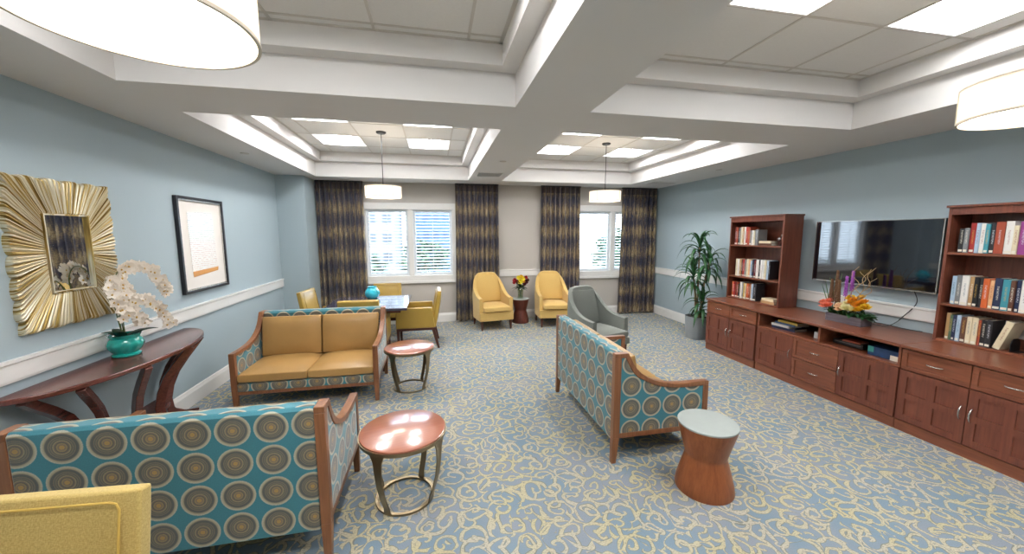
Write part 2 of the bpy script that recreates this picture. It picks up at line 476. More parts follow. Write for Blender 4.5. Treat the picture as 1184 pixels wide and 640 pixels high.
TR = [(-1.838, .604, -.47, 2.78), (1.185, 3.68, -.47, 2.78), (-1.838, .604, 3.38, 6.63), (1.185, 3.68, 3.38, 6.63)]
def in_tr(d):
    return lambda x, y: any(a+d < x < b-d and c+d < y < e-d for a, b, c, e in TR)
def cuts(d):
    xs = sorted({XL-.15, XR+.15} | {t[0]+d for t in TR} | {t[1]-d for t in TR})
    ys = sorted({YF-.15, YB+.15} | {t[2]+d for t in TR} | {t[3]-d for t in TR})
    return xs, ys
floor = struct(MB().box(XL-.15, XR+.15, YF-.15, YB+.15, -.1, 0).build('floor', M['carpet'], smooth=False))
a, b = cuts(0); struct(slab(a, b, in_tr(0), ZC, Z1, 'xy').build('ceiling', M['ceil'], smooth=False))
a, b = cuts(.115); struct(slab(a, b, in_tr(.115), Z1, Z2, 'xy').build('ceiling_upper', M['ceil'], smooth=False))
# walls
struct(MB().box(XL-.15, XL, YF-.15, YB+.15, 0, ZC).build('wall_left', M['wall_blue'], smooth=False))
struct(MB().box(XR, XR+.15, YF-.15, YB+.15, 0, ZC).build('wall_right', M['wall_blue'], smooth=False))
struct(MB().box(XL, XR, YF-.15, YF, 0, ZC).build('wall_front', M['wall_blue'], smooth=False))
struct(MB().box(XL, -2.005, 6.58, YB, 0, ZC).build('wall_corner', M['wall_blue'], smooth=False))
WIN = [(-1.27, .40), (2.77, 4.44)]; WZ0, WZ1 = .79, 2.25
hw = lambda x, z: any(a+.05 < x < b-.05 and WZ0+.05 < z < WZ1-.05 for a, b in WIN)
struct(slab([XL, WIN[0][0]+.05, WIN[0][1]-.05, WIN[1][0]+.05, WIN[1][1]-.05, XR], [0, WZ0+.05, WZ1-.05, ZC], hw, YB, YB+.15, 'xz').build('wall_back', M['wall_taupe'], smooth=False))
# ceiling tiles, grid, lights
XG = {0: [-1.53, -.935, -.34, .255], 1: [1.605, 2.2, 2.79, 3.385]}
YG = {0: [-.42+.0, .18, .78, 1.38, 1.98, 2.58], 1: [3.61, 4.21, 4.81, 5.42, 6.02]}
LY = {0: [(.18, .78), (1.38, 1.98)], 1: [(4.21, 4.81), (5.42, 6.02)]}
lx = {0: [(-1.53, -.935), (-.34, .255)], 1: [(1.605, 2.2), (2.79, 3.385)]}
where = {(0, 0): 'near left ceiling tray', (1, 0): 'near right ceiling tray', (0, 1): 'far left ceiling tray', (1, 1): 'far right ceiling tray'}
light0 = None
for ti, (a, b, c, e) in enumerate(TR):
    ix, iy = ti % 2, ti // 2
    A, B, Cc, E_ = a+.1, b-.1, c+.1, e-.1
    L = [(p, q, r, s) for p, q in lx[ix] for r, s in LY[iy]]
    xs = sorted({A, B} | {v for l in L for v in l[:2]}); ys = sorted({Cc, E_} | {v for l in L for v in l[2:]})
    struct(slab(xs, ys, lambda x, y: any(l[0] < x < l[1] and l[2] < y < l[3] for l in L), Z2, Z2+.03, 'xy').build('ceiling_tiles', M['tile'], smooth=False))
    g = MB()
    for x in XG[ix]: g.box(x-.009, x+.009, a+.115 if 0 else c+.115, e-.115, Z2-.004, Z2+.002)
    for y in YG[iy]:
        if c+.12 < y < e-.12: g.box(a+.115, b-.115, y-.009, y+.009, Z2-.004, Z2+.0015)
    g.box(a+.115, a+.14, c+.115, e-.115, Z2-.004, Z2+.002); g.box(b-.14, b-.115, c+.115, e-.115, Z2-.004, Z2+.002)
    g.box(a+.115, b-.115, e-.14, e-.115, Z2-.004, Z2+.0012); g.box(a+.115, b-.115, c+.115, c+.14, Z2-.004, Z2+.0012)
    struct(g.build('trim_ceiling_grid', M['tbar'], smooth=False))
    for li, (p, q, r, s_) in enumerate(L):
        side = 'left' if li < 2 else 'right'; row = 'far' if li % 2 else 'near'
        lab = f'recessed ceiling light, {side} of the {row} pair in {where[(ix, iy)]}'
        loc = ((p+q)/2, (r+s_)/2, Z2)
        if light0 is None:
            t = thing('ceiling_light', lab, 'light', loc, 0, 'recessed square ceiling lights'); light0 = t
            h = .285
            m = MB()
            for sx in (-1, 1):
                m.prism([(sx*h, 0), (sx*.14, .085), (sx*.14, .1), (sx*(h+.002), .012)], -h, h, 'xz')
            m.box(-.14, .14, -h, h, .09, .1); m.box(-h, h, -h-.004, -h, 0, .1); m.box(-h, h, h, h+.004, 0, .1)
            m.build('reflector', M['reflector'], t, smooth=False)
            m = MB().prism([(-.085, .05), (-.06, .022), (.06, .022), (.085, .05), (.085, .062), (-.085, .062)], -h+.01, h-.01, 'xz')
            m.build('lamp_panel', M['lamp'], t, smooth=False)
            f = MB(); w = .2985
            f.box(-w, w, -w, -h, -.005, .004).box(-w, w, h, w, -.005, .004).box(-w, -h, -h, h, -.005, .004).box(h, w, -h, h, -.005, .004)
            f.build('frame', M['trim'], t, smooth=False)
        else:
            dup(light0, loc, 0, lab)

# ------------------------------------------------------------------ trims
m = MB()
def rail_pts(s): # profile (offset from wall, z)
    return [(0, .85), (.018*s, .85), (.022*s, .865), (.022*s, .955), (.03*s, .962), (.03*s, .98), (0, .98)]
struct(MB().prism([(XL+o, z) for o, z in rail_pts(1)], YF, 6.58, 'xz').build('trim_chair_rail_left', M['trim'], smooth=False))
struct(MB().prism([(XR+o, z) for o, z in rail_pts(-1)], YF, YB, 'xz').build('trim_chair_rail_right', M['trim'], smooth=False))
for n_, (a, b) in enumerate([(-2.005, WIN[0][0]-.02), (WIN[0][1]+.02, WIN[1][0]-.02), (WIN[1][1]+.02, XR-.032)]):
    struct(MB().prism([(YB+o, z) for o, z in rail_pts(-1)], a, b, 'yz').build('trim_chair_rail_back', M['trim'], smooth=False))
bp = lambda s: [(0, 0), (.018*s, 0), (.018*s, .13), (.010*s, .15), (.007*s, .165), (0, .17)]
struct(MB().prism([(XL+o, z) for o, z in bp(1)], YF, 6.56, 'xz').build('baseboard_left', M['trim'], smooth=False))
struct(MB().prism([(XR+o, z) for o, z in bp(-1)], YF, YB-.02, 'xz').build('baseboard_right', M['trim'], smooth=False))
struct(MB().prism([(YB+o, z) for o, z in bp(-1)], -1.985, XR-.02, 'yz').build('baseboard_back', M['trim'], smooth=False))
struct(MB().box(XL+.0, -1.987, 6.562, 6.58, 0, .16).box(-2.005, -1.987, 6.58, YB, 0, .16).build('baseboard_corner', M['trim'], smooth=False))

# ------------------------------------------------------------------ windows
for wi, (a, b) in enumerate(WIN):
    f = MB()
    f.box(a, b, YB-.03, YB+.12, WZ1-.12, WZ1).box(a, b, YB-.03, YB+.12, WZ0+.02, WZ0+.12)
    f.box(a, a+.07, YB-.03, YB+.12, WZ0+.12, WZ1-.12).box(b-.07, b, YB-.03, YB+.12, WZ0+.12, WZ1-.12)
    cx = (a+b)/2 + .01
    f.box(cx-.045, cx+.045, YB-.025, YB+.12, WZ0+.12, WZ1-.12)
    o = struct(f.build(f'window_{wi+1}', M['trim'], smooth=False, bevel=.004))
    MB().box(a-.03, b+.03, YB-.045, YB+.02, WZ0-.025, WZ0+.02).build('window_sill', M['trim'], o, bevel=.005)
    MB().box(a+.05, b-.05, YB+.125, YB+.13, WZ0+.1, WZ1-.1).build('glass', M['glass'], o)
    for (p, q) in ((a+.07, cx-.045), (cx+.045, b-.07)):
        s = MB(); z0, z1 = WZ0+.12, WZ1-.12; y = YB+.045
        s.box(p, p+.045, y-.015, y+.015, z0, z1).box(q-.045, q, y-.015, y+.015, z0, z1).box(p+.045, q-.045, y-.015, y+.015, z0, z0+.05).box(p+.045, q-.045, y-.015, y+.015, z1-.05, z1)
        n = 19
        for k in range(n):
            zz = z0+.05 + (k+.5)*(z1-z0-.1)/n
            mt = Matrix.Translation((0, y, zz)) @ Matrix.Rotation(radians(14), 4, 'X')
            s.box(p+.046, q-.046, -.028, .028, -.004, .004, mat=mt)
        s.tube([((p+q)/2, y-.035, z0+.08), ((p+q)/2, y-.035, z1-.08)], .005, 6)
        s.build('shutter_panel', M['shutter'], o, smooth=False)

# ------------------------------------------------------------------ curtains
def curtain(x0, x1, label, seed):
    rnd = random.Random(seed); nf = 8; W = x1-x0
    ph = [rnd.uniform(-.25, .25) for _ in range(nf+1)]; am = [rnd.uniform(.75, 1.15) for _ in range(nf+1)]
    def f(u, v, side):
        z = .025 + v*2.58
        k = u*nf; i = min(int(k), nf-1)
        w = sin(2*pi*k + ph[i]*sin(pi*(k-i)))
        amp = (.036 + .012*(1-v))*am[i]
        if v > .955: amp *= .8
        xx = x0 + W*u + .012*sin(9*v+seed)*sin(pi*u) + (.03*(1-v)**2)*(u-.5)*2
        return Vector((xx, 7.10 + amp*w + side*.004, z))
    def uvf(c, n): return (((c.x-x0)*1.9), c.z)
    m = MB(); bm = m.bm; nu, nv = nf*12, 30
    ga = m.surf(lambda u, v: f(u, v, -1), nu, nv); gb = m.surf(lambda u, v: f(u, v, 1), nu, nv)
    for j in range(nv):
        m.quad(ga[0][j], ga[0][j+1], gb[0][j+1], gb[0][j]); m.quad(ga[-1][j], ga[-1][j+1], gb[-1][j+1], gb[-1][j])
    for i in range(nu):
        m.quad(ga[i][0], ga[i+1][0], gb[i+1][0], gb[i][0]); m.quad(ga[i][-1], ga[i+1][-1], gb[i+1][-1], gb[i][-1])
    t = thing('curtain', label, 'curtain', (0, 0, 0), 0, 'patterned floor length curtains')
    t.location = ((x0+x1)/2, 7.10, 0)
    m.xform(Matrix.Translation((-(x0+x1)/2, -7.10, 0)))
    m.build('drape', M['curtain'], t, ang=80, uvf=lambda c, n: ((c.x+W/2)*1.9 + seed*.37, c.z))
    MB().box(-W/2, W/2, -.02, .03, 2.585, 2.609).build('curtain_track', M['black'], t)
curtain(-1.985, -1.215, 'navy and gold patterned curtain left of the left window, behind the dining chairs', 1)
curtain(.40, 1.21, 'navy and gold patterned curtain right of the left window, behind the left yellow lounge chair', 2)
curtain(2.05, 2.86, 'navy and gold patterned curtain left of the right window, behind the right yellow lounge chair', 3)
curtain(3.765, 4.54, 'navy and gold patterned curtain in the right corner beside the tall plant', 4)

# ------------------------------------------------------------------ pendants
def pendant(x, y, label):
    t = thing('pendant_lamp', label, 'pendant lamp', (x, y, Z2), 0, 'drum pendant lamps')
    zb, zt, R = 2.16-Z2, 2.30-Z2, .226
    MB().lathe([(0, 0), (.062, 0), (.062, -.012), (.05, -.022), (0, -.024)], 24).build('canopy', M['black'], t)
    MB().tube([(0, 0, -.02), (0, 0, zt-.01)], .005, 8).build('rod', M['black'], t)
    sh = MB(); sh.lathe([(R, zb), (R, zt), (R-.004, zt), (R-.004, zb)], 64, closed=True)
    so = sh.build('lamp_shade', M['shade'], t)
    r = MB(); r.lathe([(R+.002, zb-.002), (R+.002, zb+.006), (R-.006, zb+.006), (R-.006, zb-.002)], 64, closed=True)
    r.lathe([(R+.002, zt-.006), (R+.002, zt+.001), (R-.006, zt+.001), (R-.006, zt-.006)], 64, closed=True)
    for k in range(4):
        a = pi/5+k*pi/2; r.box(-.002, .002, -.0015, .0015, zb, zt, mat=Matrix.Rotation(a, 4, 'Z') @ Matrix.Translation((R+.0015, 0, 0)))
    r.build('shade_rim', M['shade_rim'], t)
    MB().lathe([(0, zb+.016), (R-.045, zb+.016), (R-.034, zb+.024), (R-.034, zb+.034), (0, zb+.034)], 48).build('diffuser', M['diffuser'], t)
    s = MB()
    for k in range(3):
        a = k*2*pi/3; s.tube([(0, 0, zt-.01), ((R-.005)*cos(a), (R-.005)*sin(a), zt-.004)], .003, 6)
    s.build('spider', M['silver'], t)
    return t
pendant(-.63, 1.035, 'large drum pendant lamp cropped at the top left corner')
pendant(2.37, 1.08, 'drum pendant lamp near the top right edge, above the bookcase')
pendant(-.631, 5.166, 'small far drum pendant lamp hanging over the dining table')
pendant(2.466, 5.174, 'small far drum pendant lamp hanging before the right window')

# vents, sprinklers
def vent(x, y, w, d, label):
    t = thing('ceiling_vent', label, 'vent', (x, y, ZC), 0, 'ceiling vents')
    f = MB(); f.box(-w/2, w/2, -d/2, -d/2+.02, -.008, 0).box(-w/2, w/2, d/2-.02, d/2, -.008, 0).box(-w/2, -w/2+.02, -d/2+.02, d/2-.02, -.008, 0).box(w/2-.02, w/2, -d/2+.02, d/2-.02, -.008, 0)
    f.build('frame', M['trim'], t, smooth=False)
    MB().box(-w/2+.02, w/2-.02, -d/2+.02, d/2-.02, -.002, 0).build('backing', M['vent'], t, smooth=False)
    s = MB(); n = int((d-.04)/.03)
    for k in range(n):
        yy = -d/2+.02+(k+.5)*(d-.04)/n
        s.box(-w/2+.02, w/2-.02, -.009, .009, -.001, .001, mat=Matrix.Translation((0, yy, -.008)) @ Matrix.Rotation(radians(35), 4, 'X'))
    s.build('slats', M['ceil'], t, smooth=False)
vent(.87, 5.93, .40, .36, 'slatted ceiling vent in the centre beam')
vent(4.1, 6.3, .5, .25, 'slatted ceiling vent at the right corner above the curtain')
for i, (x, y, lab) in enumerate([(.887, 4.84, 'small sprinkler cap in the centre beam'), (-2.1, 4.93, 'small sprinkler cap in the left soffit'), (4.1, 4.86, 'small sprinkler cap in the right soffit')]):
    o = MB().lathe([(0, -.006), (.04, -.006), (.045, 0), (0, 0)], 24, (0, 0, 0)).build('ceiling_sprinkler', M['tbar'], loc=(x, y, ZC)); tag(o, lab, 'sprinkler', 'ceiling sprinkler caps')

# ------------------------------------------------------------------ sofas
def tapered(x, y, w0, d0, w1, d1, z0, z1, dx=0, dy=0):
    m = MB(); bm = m.bm
    A = [bm.verts.new((x+dx+sx*w0/2, y+dy+sy*d0/2, z0)) for sx, sy in ((-1, -1), (1, -1), (1, 1), (-1, 1))]
    B = [bm.verts.new((x+sx*w1/2, y+sy*d1/2, z1)) for sx, sy in ((-1, -1), (1, -1), (1, 1), (-1, 1))]
    bm.faces.new(A[::-1]); bm.faces.new(B)
    for k in range(4): bm.faces.new((A[k], A[(k+1) % 4], B[(k+1) % 4], B[k]))
    return m
def sofa(label, loc, rotz, W=1.33, D=.78):
    t = thing('sofa', label, 'sofa', loc, rotz, 'two seat sofas in teal medallion fabric')
    h = W/2; yb, yf = D/2, -D/2
    top = [(0, .84), (.105, .84), (.125, .80), (.145, .762), (.175, .718), (.21, .683), (.26, .648), (.32, .619), (.39, .598), (.47, .584), (.56, .578), (D, .578)]
    for s in (-1, 1):
        xo, xi = s*h, s*(h-.05)
        up = [(yb-d, z) for d, z in top]
        lo = [(yb-max(d, 0)-(.0 if i == 0 else -.022 if 1 <= i <= 5 else 0), z-.034) for i, (d, z) in enumerate(top)]
        m = MB(); m.prism(up + lo[::-1], xo, xi, 'yz'); m.build('arm_rail', M['sofawood'], t, bevel=.004)
        m = MB(); pan = [(yb-.05, .235), (yb-.05, .81)] + [(y, z) for (y, z) in lo[1:-1]] + [(yf+.045, lo[-1][1]), (yf+.045, .235)]
        pan[2] = (yb-.10, .806)
        m.prism(pan, s*(h-.006), s*(h-.044), 'yz'); m.build('arm_panel', M['medal'], t)
        MB().box(s*(h-.045), s*(h-.005), yf+.045, yb-.05, .195, .235).build('side_rail', M['sofawood'], t, bevel=.003)
        # front post with leg, back post with leg
        m = tapered(s*(h-.025), yf+.0225, .036, .034, .05, .045, 0, .22); m.box(s*(h-.05), s*h, yf, yf+.045, .22, .545)
        m.build('leg', M['sofawood'], t, bevel=.003)
        m = tapered(s*(h-.025), yb-.025, .036, .036, .05, .05, 0, .2, 0, .012); m.box(s*(h-.05), s*h, yb-.05, yb, .2, .806)
        m.build('leg', M['sofawood'], t, bevel=.003)
    # back, leaning a touch
    m = MB(); m.prism([(yb-.004, .17), (yb-.004, .825), (yb-.018, .842), (yb-.085, .842), (yb-.105, .82), (yb-.13, .25), (yb-.13, .17)], -h+.05, h-.05, 'yz')
    m.build('back_panel', M['medal'], t, bevel=.006)
    MB().box(-h+.05, h-.05, yf+.012, yf+.04, .165, .2).build('front_rail', M['sofawood'], t, bevel=.003)
    MB().box(-h+.05, h-.05, yf+.006, yb-.13, .2, .275).build('seat_base', M['medal'], t, bevel=.006)
    for s in (-1, 1):
        a, b = sorted((s*.002, s*(h-.052)))
        c = MB().cushion(a, b, yf+.008, yb-.135, .275, .375, .028)
        co = c.build('seat_cushion', M['leather'], t, bevel=.012, ang=60, seg=3)
        c = MB().cushion(a+.015 if s < 0 else a+.004, b-.004 if s < 0 else b-.015, -.055, .055, 0, .418, .02, ax='y')
        mt = Matrix.Translation((0, yb-.225, .38)) @ Matrix.Rotation(radians(-9), 4, 'X')
        c.xform(mt); c.build('back_cushion', M['leather'], t, bevel=.014, ang=60, seg=3)
    return t
sofa('teal medallion sofa facing the camera by the left wall, tan leather cushions showing', (-1.255, 4.235, 0), 0)
sofa('teal medallion sofa at bottom left seen from behind, in front of the console table', (-1.228, 2.32, 0), pi)
sofa('teal medallion sofa right of centre, turned towards the television', (1.635, 3.035, 0), pi/2)

# ------------------------------------------------------------------ side tables and stools
def metal_table(label, x, y, top, rot, z=.464, R=.268):
    t = thing('side_table', label, 'side table', (x, y, 0), rot, 'round metal side tables')
    MB().lathe([(0, z-.02), (R-.012, z-.02), (R-.004, z-.012), (R-.004, z-.004), (R-.012, z), (0, z)], 64).build('tabletop', top, t)
    MB().lathe([(R-.03, z-.035), (R, z-.035), (R+.003, z-.012), (R-.004, z-.012), (R-.004, z-.02), (R-.03, z-.02)], 64, closed=True).build('top_ring', M['bronze'], t)
    MB().lathe([(.165, 0), (.185, 0), (.185, .014), (.165, .014)], 48, closed=True).build('base_ring', M['bronze'], t)
    for k in range(4):
        a = pi/4 + k*pi/2
        prof = [(R-.010, z-.035), (R-.012, z-.08), (R-.014, z-.16), (R-.026, z-.25), (R-.05, z-.34), (R-.076, z-.41), (.185, .012)]
        wid = [.10, .062, .048, .043, .04, .04, .046]
        pts = [(r*cos(a), r*sin(a), q) for r, q in prof]
        MB().bar(pts, Vector((-sin(a), cos(a), 0)), wid, .008).build('leg', M['bronze'], t, bevel=.001)
metal_table('round side table with glossy red-brown wood top, beside the nearest sofa', -.226, 2.345, M['tablewood'], .25)
metal_table('round side table with window glare on its top, between the far sofa and dining chairs', -.30, 4.14, M['tablewood'], .1)
def hourglass(label, x, y, woodm, z=.462, R=.184, rot=0):
    t = thing('drum_table', label, 'drum table', (x, y, 0), rot, 'hourglass drum tables')
    MB().lathe([(0, 0), (R*.98, 0), (R*.99, .012), (R*.95, .06), (R*.84, .14), (R*.72, .215), (R*.695, .235), (R*.695, .24), (R*.72, .258), (R*.84, .34), (R*.955, z-.045), (R*.985, z-.014), (0, z-.014)], 64).build('body', woodm, t, ang=50)
    MB().lathe([(0, z-.014), (R*.985, z-.014), (R, z-.010), (R, z-.003), (R*.985, z), (0, z)], 64).build('tabletop', M['stooltop'], t)
hourglass('hourglass wooden drum table with pale grey top, in front of the right sofa', 1.737, 2.052-.03, M['stoolwood'])
hourglass('dark hourglass drum table between the two yellow lounge chairs', 1.585, 6.86, M['darkstool'], .46, .165)

# ------------------------------------------------------------------ lounge chairs
def lounge(label, loc, rotz, mat, leg, group, armh=.56, top=.955, skirt=True):
    t = thing('lounge_chair', label, 'lounge chair', loc, rotz, group)
    W = .31; th = .065; zb = .17 if skirt else .22
    base = [(-W, -.255), (-W, -.18), (-W, -.10), (-W, -.02), (-W, .06), (-W, .13), (-W+.003, .19), (-W+.018, .24), (-W+.05, .275), (-W+.10, .295), (-.12, .305), (0, .31)]
    hs = [armh, armh+.003, armh+.012, armh+.03, armh+.07, armh+.13, armh+.20, armh+.275, armh+.335, top-.012, top, top]
    full = base + [(-x, y) for x, y in base[-2::-1]]; H = hs + hs[-2::-1]
    m = MB(); bm = m.bm; nz = 9; rings = []
    n = len(full)
    for i, (x, y) in enumerate(full):
        p0 = full[max(i-1, 0)]; p1 = full[min(i+1, n-1)]
        tx, ty = p1[0]-p0[0], p1[1]-p0[1]; l = sqrt(tx*tx+ty*ty); nx, ny = ty/l, -tx/l   # inward normal
        if i == 0 or i == n-1: nx, ny = (1 if i == 0 else -1), 0
        def at(px, py, z):
            f = max(0, (z-zb)/(top-zb)); g = max(0, (z-armh+.1)/(top-armh+.1))
            return Vector((px*(1-.2*g*g if abs(y) > .0 else 1), py + .10*f*max(0, (y+.2)/.5), z))
        ring = []
        for k in range(nz+1): z = zb+(H[i]-zb)*k/nz; ring.append(bm.verts.new(at(x, y, z)))
        ring.append(bm.verts.new(at(x+nx*th*.5, y+ny*th*.5, H[i]+.012)))
        for k in range(nz, -1, -1): z = zb+(H[i]-zb)*k/nz; ring.append(bm.verts.new(at(x+nx*th, y+ny*th, z)))
        rings.append(ring)
    for A, B in zip(rings, rings[1:]):
        for k in range(len(A)): m.quad(A[k], A[(k+1) % len(A)], B[(k+1) % len(A)], B[k])
    bm.faces.new(rings[0]); bm.faces.new(rings[-1][::-1])
    m.build('shell', mat, t, ang=50)
    MB().prism([(-.275, .17 if skirt else .24), (-.275, .325), (.24, .30), (.24, .17 if skirt else .24)], -W+th+.001, W-th-.001, 'yz').build('seat_frame', mat, t, bevel=.01)
    if skirt: MB().box(-W+.002, W-.002, -.30, -.257, .17, .325).build('front_apron', mat, t, bevel=.012)
    else: MB().box(-W+.03, W-.03, -.33, -.257, .24, .325).build('front_apron', mat, t, bevel=.012)
    c = MB().cushion(-W+th+.003, W-th-.003, -.335, .205, .33, .425, .02)
    c.build('seat_cushion', mat, t, bevel=.014, ang=60, seg=3)
    c = MB().cushion(-W+th-.004, W-th+.004, -.02, .02, 0, top-.47, .010, ax='y')
    for v in c.bm.verts: v.co.x *= 1-.20*(v.co.z/.47)**1.6
    c.xform(Matrix.Translation((0, .232, .43)) @ Matrix.Rotation(radians(-10), 4, 'X')); c.build('back_cushion', mat, t, bevel=.012, ang=60, seg=3)
    for sx in (-1, 1):
        tapered(sx*(W-.045), -.245, .026, .026, .045, .045, 0, .171 if skirt else .221, 0, -.01).build('leg', leg, t, bevel=.003)
        tapered(sx*(W-.05), .25, .026, .026, .045, .045, 0, .171 if skirt else .221, 0, .04).build('leg', leg, t, bevel=.003)
    return t
G2 = 'yellow lounge chairs against the back wall'
lounge('yellow upholstered lounge chair left of the bouquet, before the middle curtain', (1.0, 6.62, 0), radians(9), M['yellow2'], M['darkleg'], G2)
lounge('yellow upholstered lounge chair right of the bouquet on its dark drum table', (2.15, 6.60, 0), radians(-4), M['yellow2'], M['darkleg'], G2)
lounge('dark grey-green lounge chair behind the right sofa', (2.14, 4.62, 0), radians(18), M['grey'], M['darkleg'], 'grey lounge chair', armh=.57, top=.94, skirt=False)

# ------------------------------------------------------------------ dining group
def dining_chair(label, loc, rotz, face=None, outer=None, near=False, legm=None, H=.87, group='mustard armchairs round the dining table'):
    t = thing('dining_armchair', label, 'armchair', loc, rotz, group)
    outer = outer or M['mustard']; legm = legm or M['darkleg']
    w, d = (.35 if near else .285), .30
    # back slab leaning
    mt = Matrix.Translation((0, d-.10, .30)) @ Matrix.Rotation(radians(-10), 4, 'X')
    bw = .30 if near else .235
    m = MB(); m.cushion(-bw, bw, -.0, .085, 0, H-.305, .004, ax='y', n=6); m.xform(mt)
    m.build('backrest', outer, t, bevel=.016, ang=60, seg=3)
    p = MB(); r = .006; zt = H-.305-.035
    for yy in (-.004,):
        q = bw-.05
        p.tube([(-q, yy, .17), (-q, yy, zt-.02), (-q+.01, yy, zt), (-q+.03, yy, zt+.006), (q-.03, yy, zt+.006), (q-.01, yy, zt), (q, yy, zt-.02), (q, yy, .17)], .004, 6)
    p.xform(mt); p.build('piping', M['piping'] if near else outer, t)
    for s in (-1, 1):
        m = MB(); m.prism([(-d+.01, .32), (-d+.01, .605), (-d+.04, .62), (d-.07, .62), (d-.04, .32)], s*w, s*(w-.052), 'yz')
        m.build('arm', outer, t, bevel=.01)
        tapered(s*(w-.03), -d+.035, .028, .028, .042, .042, 0, .285).build('leg', legm, t, bevel=.003)
        tapered(s*(w-.03), d-.06, .028, .03, .042, .05, 0, .285, 0, .07).build('leg', legm, t, bevel=.003)
    MB().box(-w, w, -d+.015, d-.03, .285, .32).build('seat_rail', legm, t, bevel=.003)
    MB().cushion(-w+.054, w-.054, -d+.0, d-.115, .321, .45, .018, n=8).build('seat', outer, t, bevel=.014, ang=60, seg=3)
    return t
dining_chair('mustard armchair on the right side of the dining table, seen from its side', (-.285, 5.775, 0), -pi/2)
dining_chair('mustard armchair at the far side of the dining table under the window', (-.83, 6.50, 0), 0, H=.845)
dining_chair('mustard armchair tucked in right behind the far sofa, only its back top showing', (-.905, 5.0, 0), pi, H=.925)
dining_chair('armchair at the left of the dining table with a pale glare on its back', (-1.455, 5.66, 0), radians(84), H=.925)
dining_chair('large yellow woven chair back cropped at the bottom left corner', (-1.357, 1.175, 0), radians(-4), outer=M['yellow'], near=True, H=.822, group='yellow woven armchair')
t = thing('dining_table', 'square dark dining table with glossy top beside the left window', 'table', (-.90, 5.46, 0))
MB().box(-.53, .53, -.53, .53, .705, .74).build('tabletop', M['dtop'], t, bevel=.006)
MB().box(-.44, .44, -.44, .44, .66, .705).build('apron', M['mahog'], t, bevel=.003)
MB().lathe([(0, .04), (.06, .04), (.05, .12), (.04, .3), (.045, .55), (.09, .66), (0, .66)], 24).build('pedestal', M['mahog'], t)
for k in range(4):
    a = pi/4+k*pi/2
    MB().bar([(.03*cos(a), .03*sin(a), .09), (.17*cos(a), .17*sin(a), .06), (.27*cos(a), .27*sin(a), .018)], Vector((-sin(a), cos(a), 0)), .05, [.06, .05, .034]).build('foot', M['mahog'], t, bevel=.003)
t = thing('vase', 'turquoise glazed vase standing on the dining table', 'vase', (-.925, 5.80, .74))
MB().lathe([(0, 0), (.06, 0), (.085, .02), (.105, .06), (.1, .1), (.075, .14), (.06, .16), (.066, .175), (.058, .175), (.05, .16), (.06, .13), (0, .1)], 40, wob=lambda a, z: .04*sin(6*a)).build('body', M['turq'], t, ang=70)

# ------------------------------------------------------------------ petals helpers
def petal(m, c, d, up, ln, wd, cup=.3, nu=4):
    """curved petal from c in direction d"""
    d = Vector(d).normalized(); up = Vector(up); up = (up-d*up.dot(d)).normalized(); s = d.cross(up)
    rows = []
    for i in range(nu+1):
        t = i/nu; ww = wd*sin(pi*(.12+.8*t))**.8
        z = cup*ln*t*t
        rows.append([m.bm.verts.new(Vector(c)+d*ln*t+s*ww*q+up*(z+abs(q)*ww*.25)) for q in (-1, -.4, .4, 1)])
    for A, B in zip(rows, rows[1:]):
        for k in range(3): m.quad(A[k], A[k+1], B[k+1], B[k])
def bloom(m, c, r, axis=(0, 0, 1), layers=4, n=6, seed=0, open_=.5):
    rn = random.Random(seed); ax = Vector(axis).normalized(); u = ax.orthogonal().normalized(); v = ax.cross(u)
    for L in range(layers):
        k = (L+1)/layers; tilt = (1-k)*1.25+.12*(1-open_)
        for j in range(n):
            a = 2*pi*(j+L*.5)/n + rn.uniform(-.15, .15)
            o = u*cos(a)+v*sin(a); d = o*cos(tilt)+ax*sin(tilt)
            petal(m, Vector(c)+ax*r*.15*(1-k), d, ax if tilt < .8 else -o, r*(.55+.45*k), r*.42, .35 if tilt < .8 else .25)
    m.ell(Vector(c)+ax*r*.15, (r*.25,)*3, 1)
def leaf(m, c, d, ln, wd, droop=.4, n=6):
    d = Vector(d).normalized(); s = d.cross(Vector((0, 0, 1)))
    if s.length < .1: s = Vector((1, 0, 0))
    s.normalize(); rows = []; c = Vector(c)
    p = c.copy(); dd = d.copy(); st = ln/n
    for i in range(n+1):
        t = i/n; ww = wd*(sin(pi*min(1, .08+.92*t)**.75) if t < 1 else 0)+.0008
        rows.append([m.bm.verts.new(p-s*ww+Vector((0, 0, ww*.35))), m.bm.verts.new(p), m.bm.verts.new(p+s*ww+Vector((0, 0, ww*.35)))])
        dd = (dd+Vector((0, 0, -droop/n*(1+t)))).normalized(); p = p+dd*st
    for A, B in zip(rows, rows[1:]):
        for k in range(2): m.quad(A[k], A[k+1], B[k+1], B[k])
def solid(o, th=.0012):
    md = o.modifiers.new('Solidify', 'SOLIDIFY'); md.thickness = th; return o

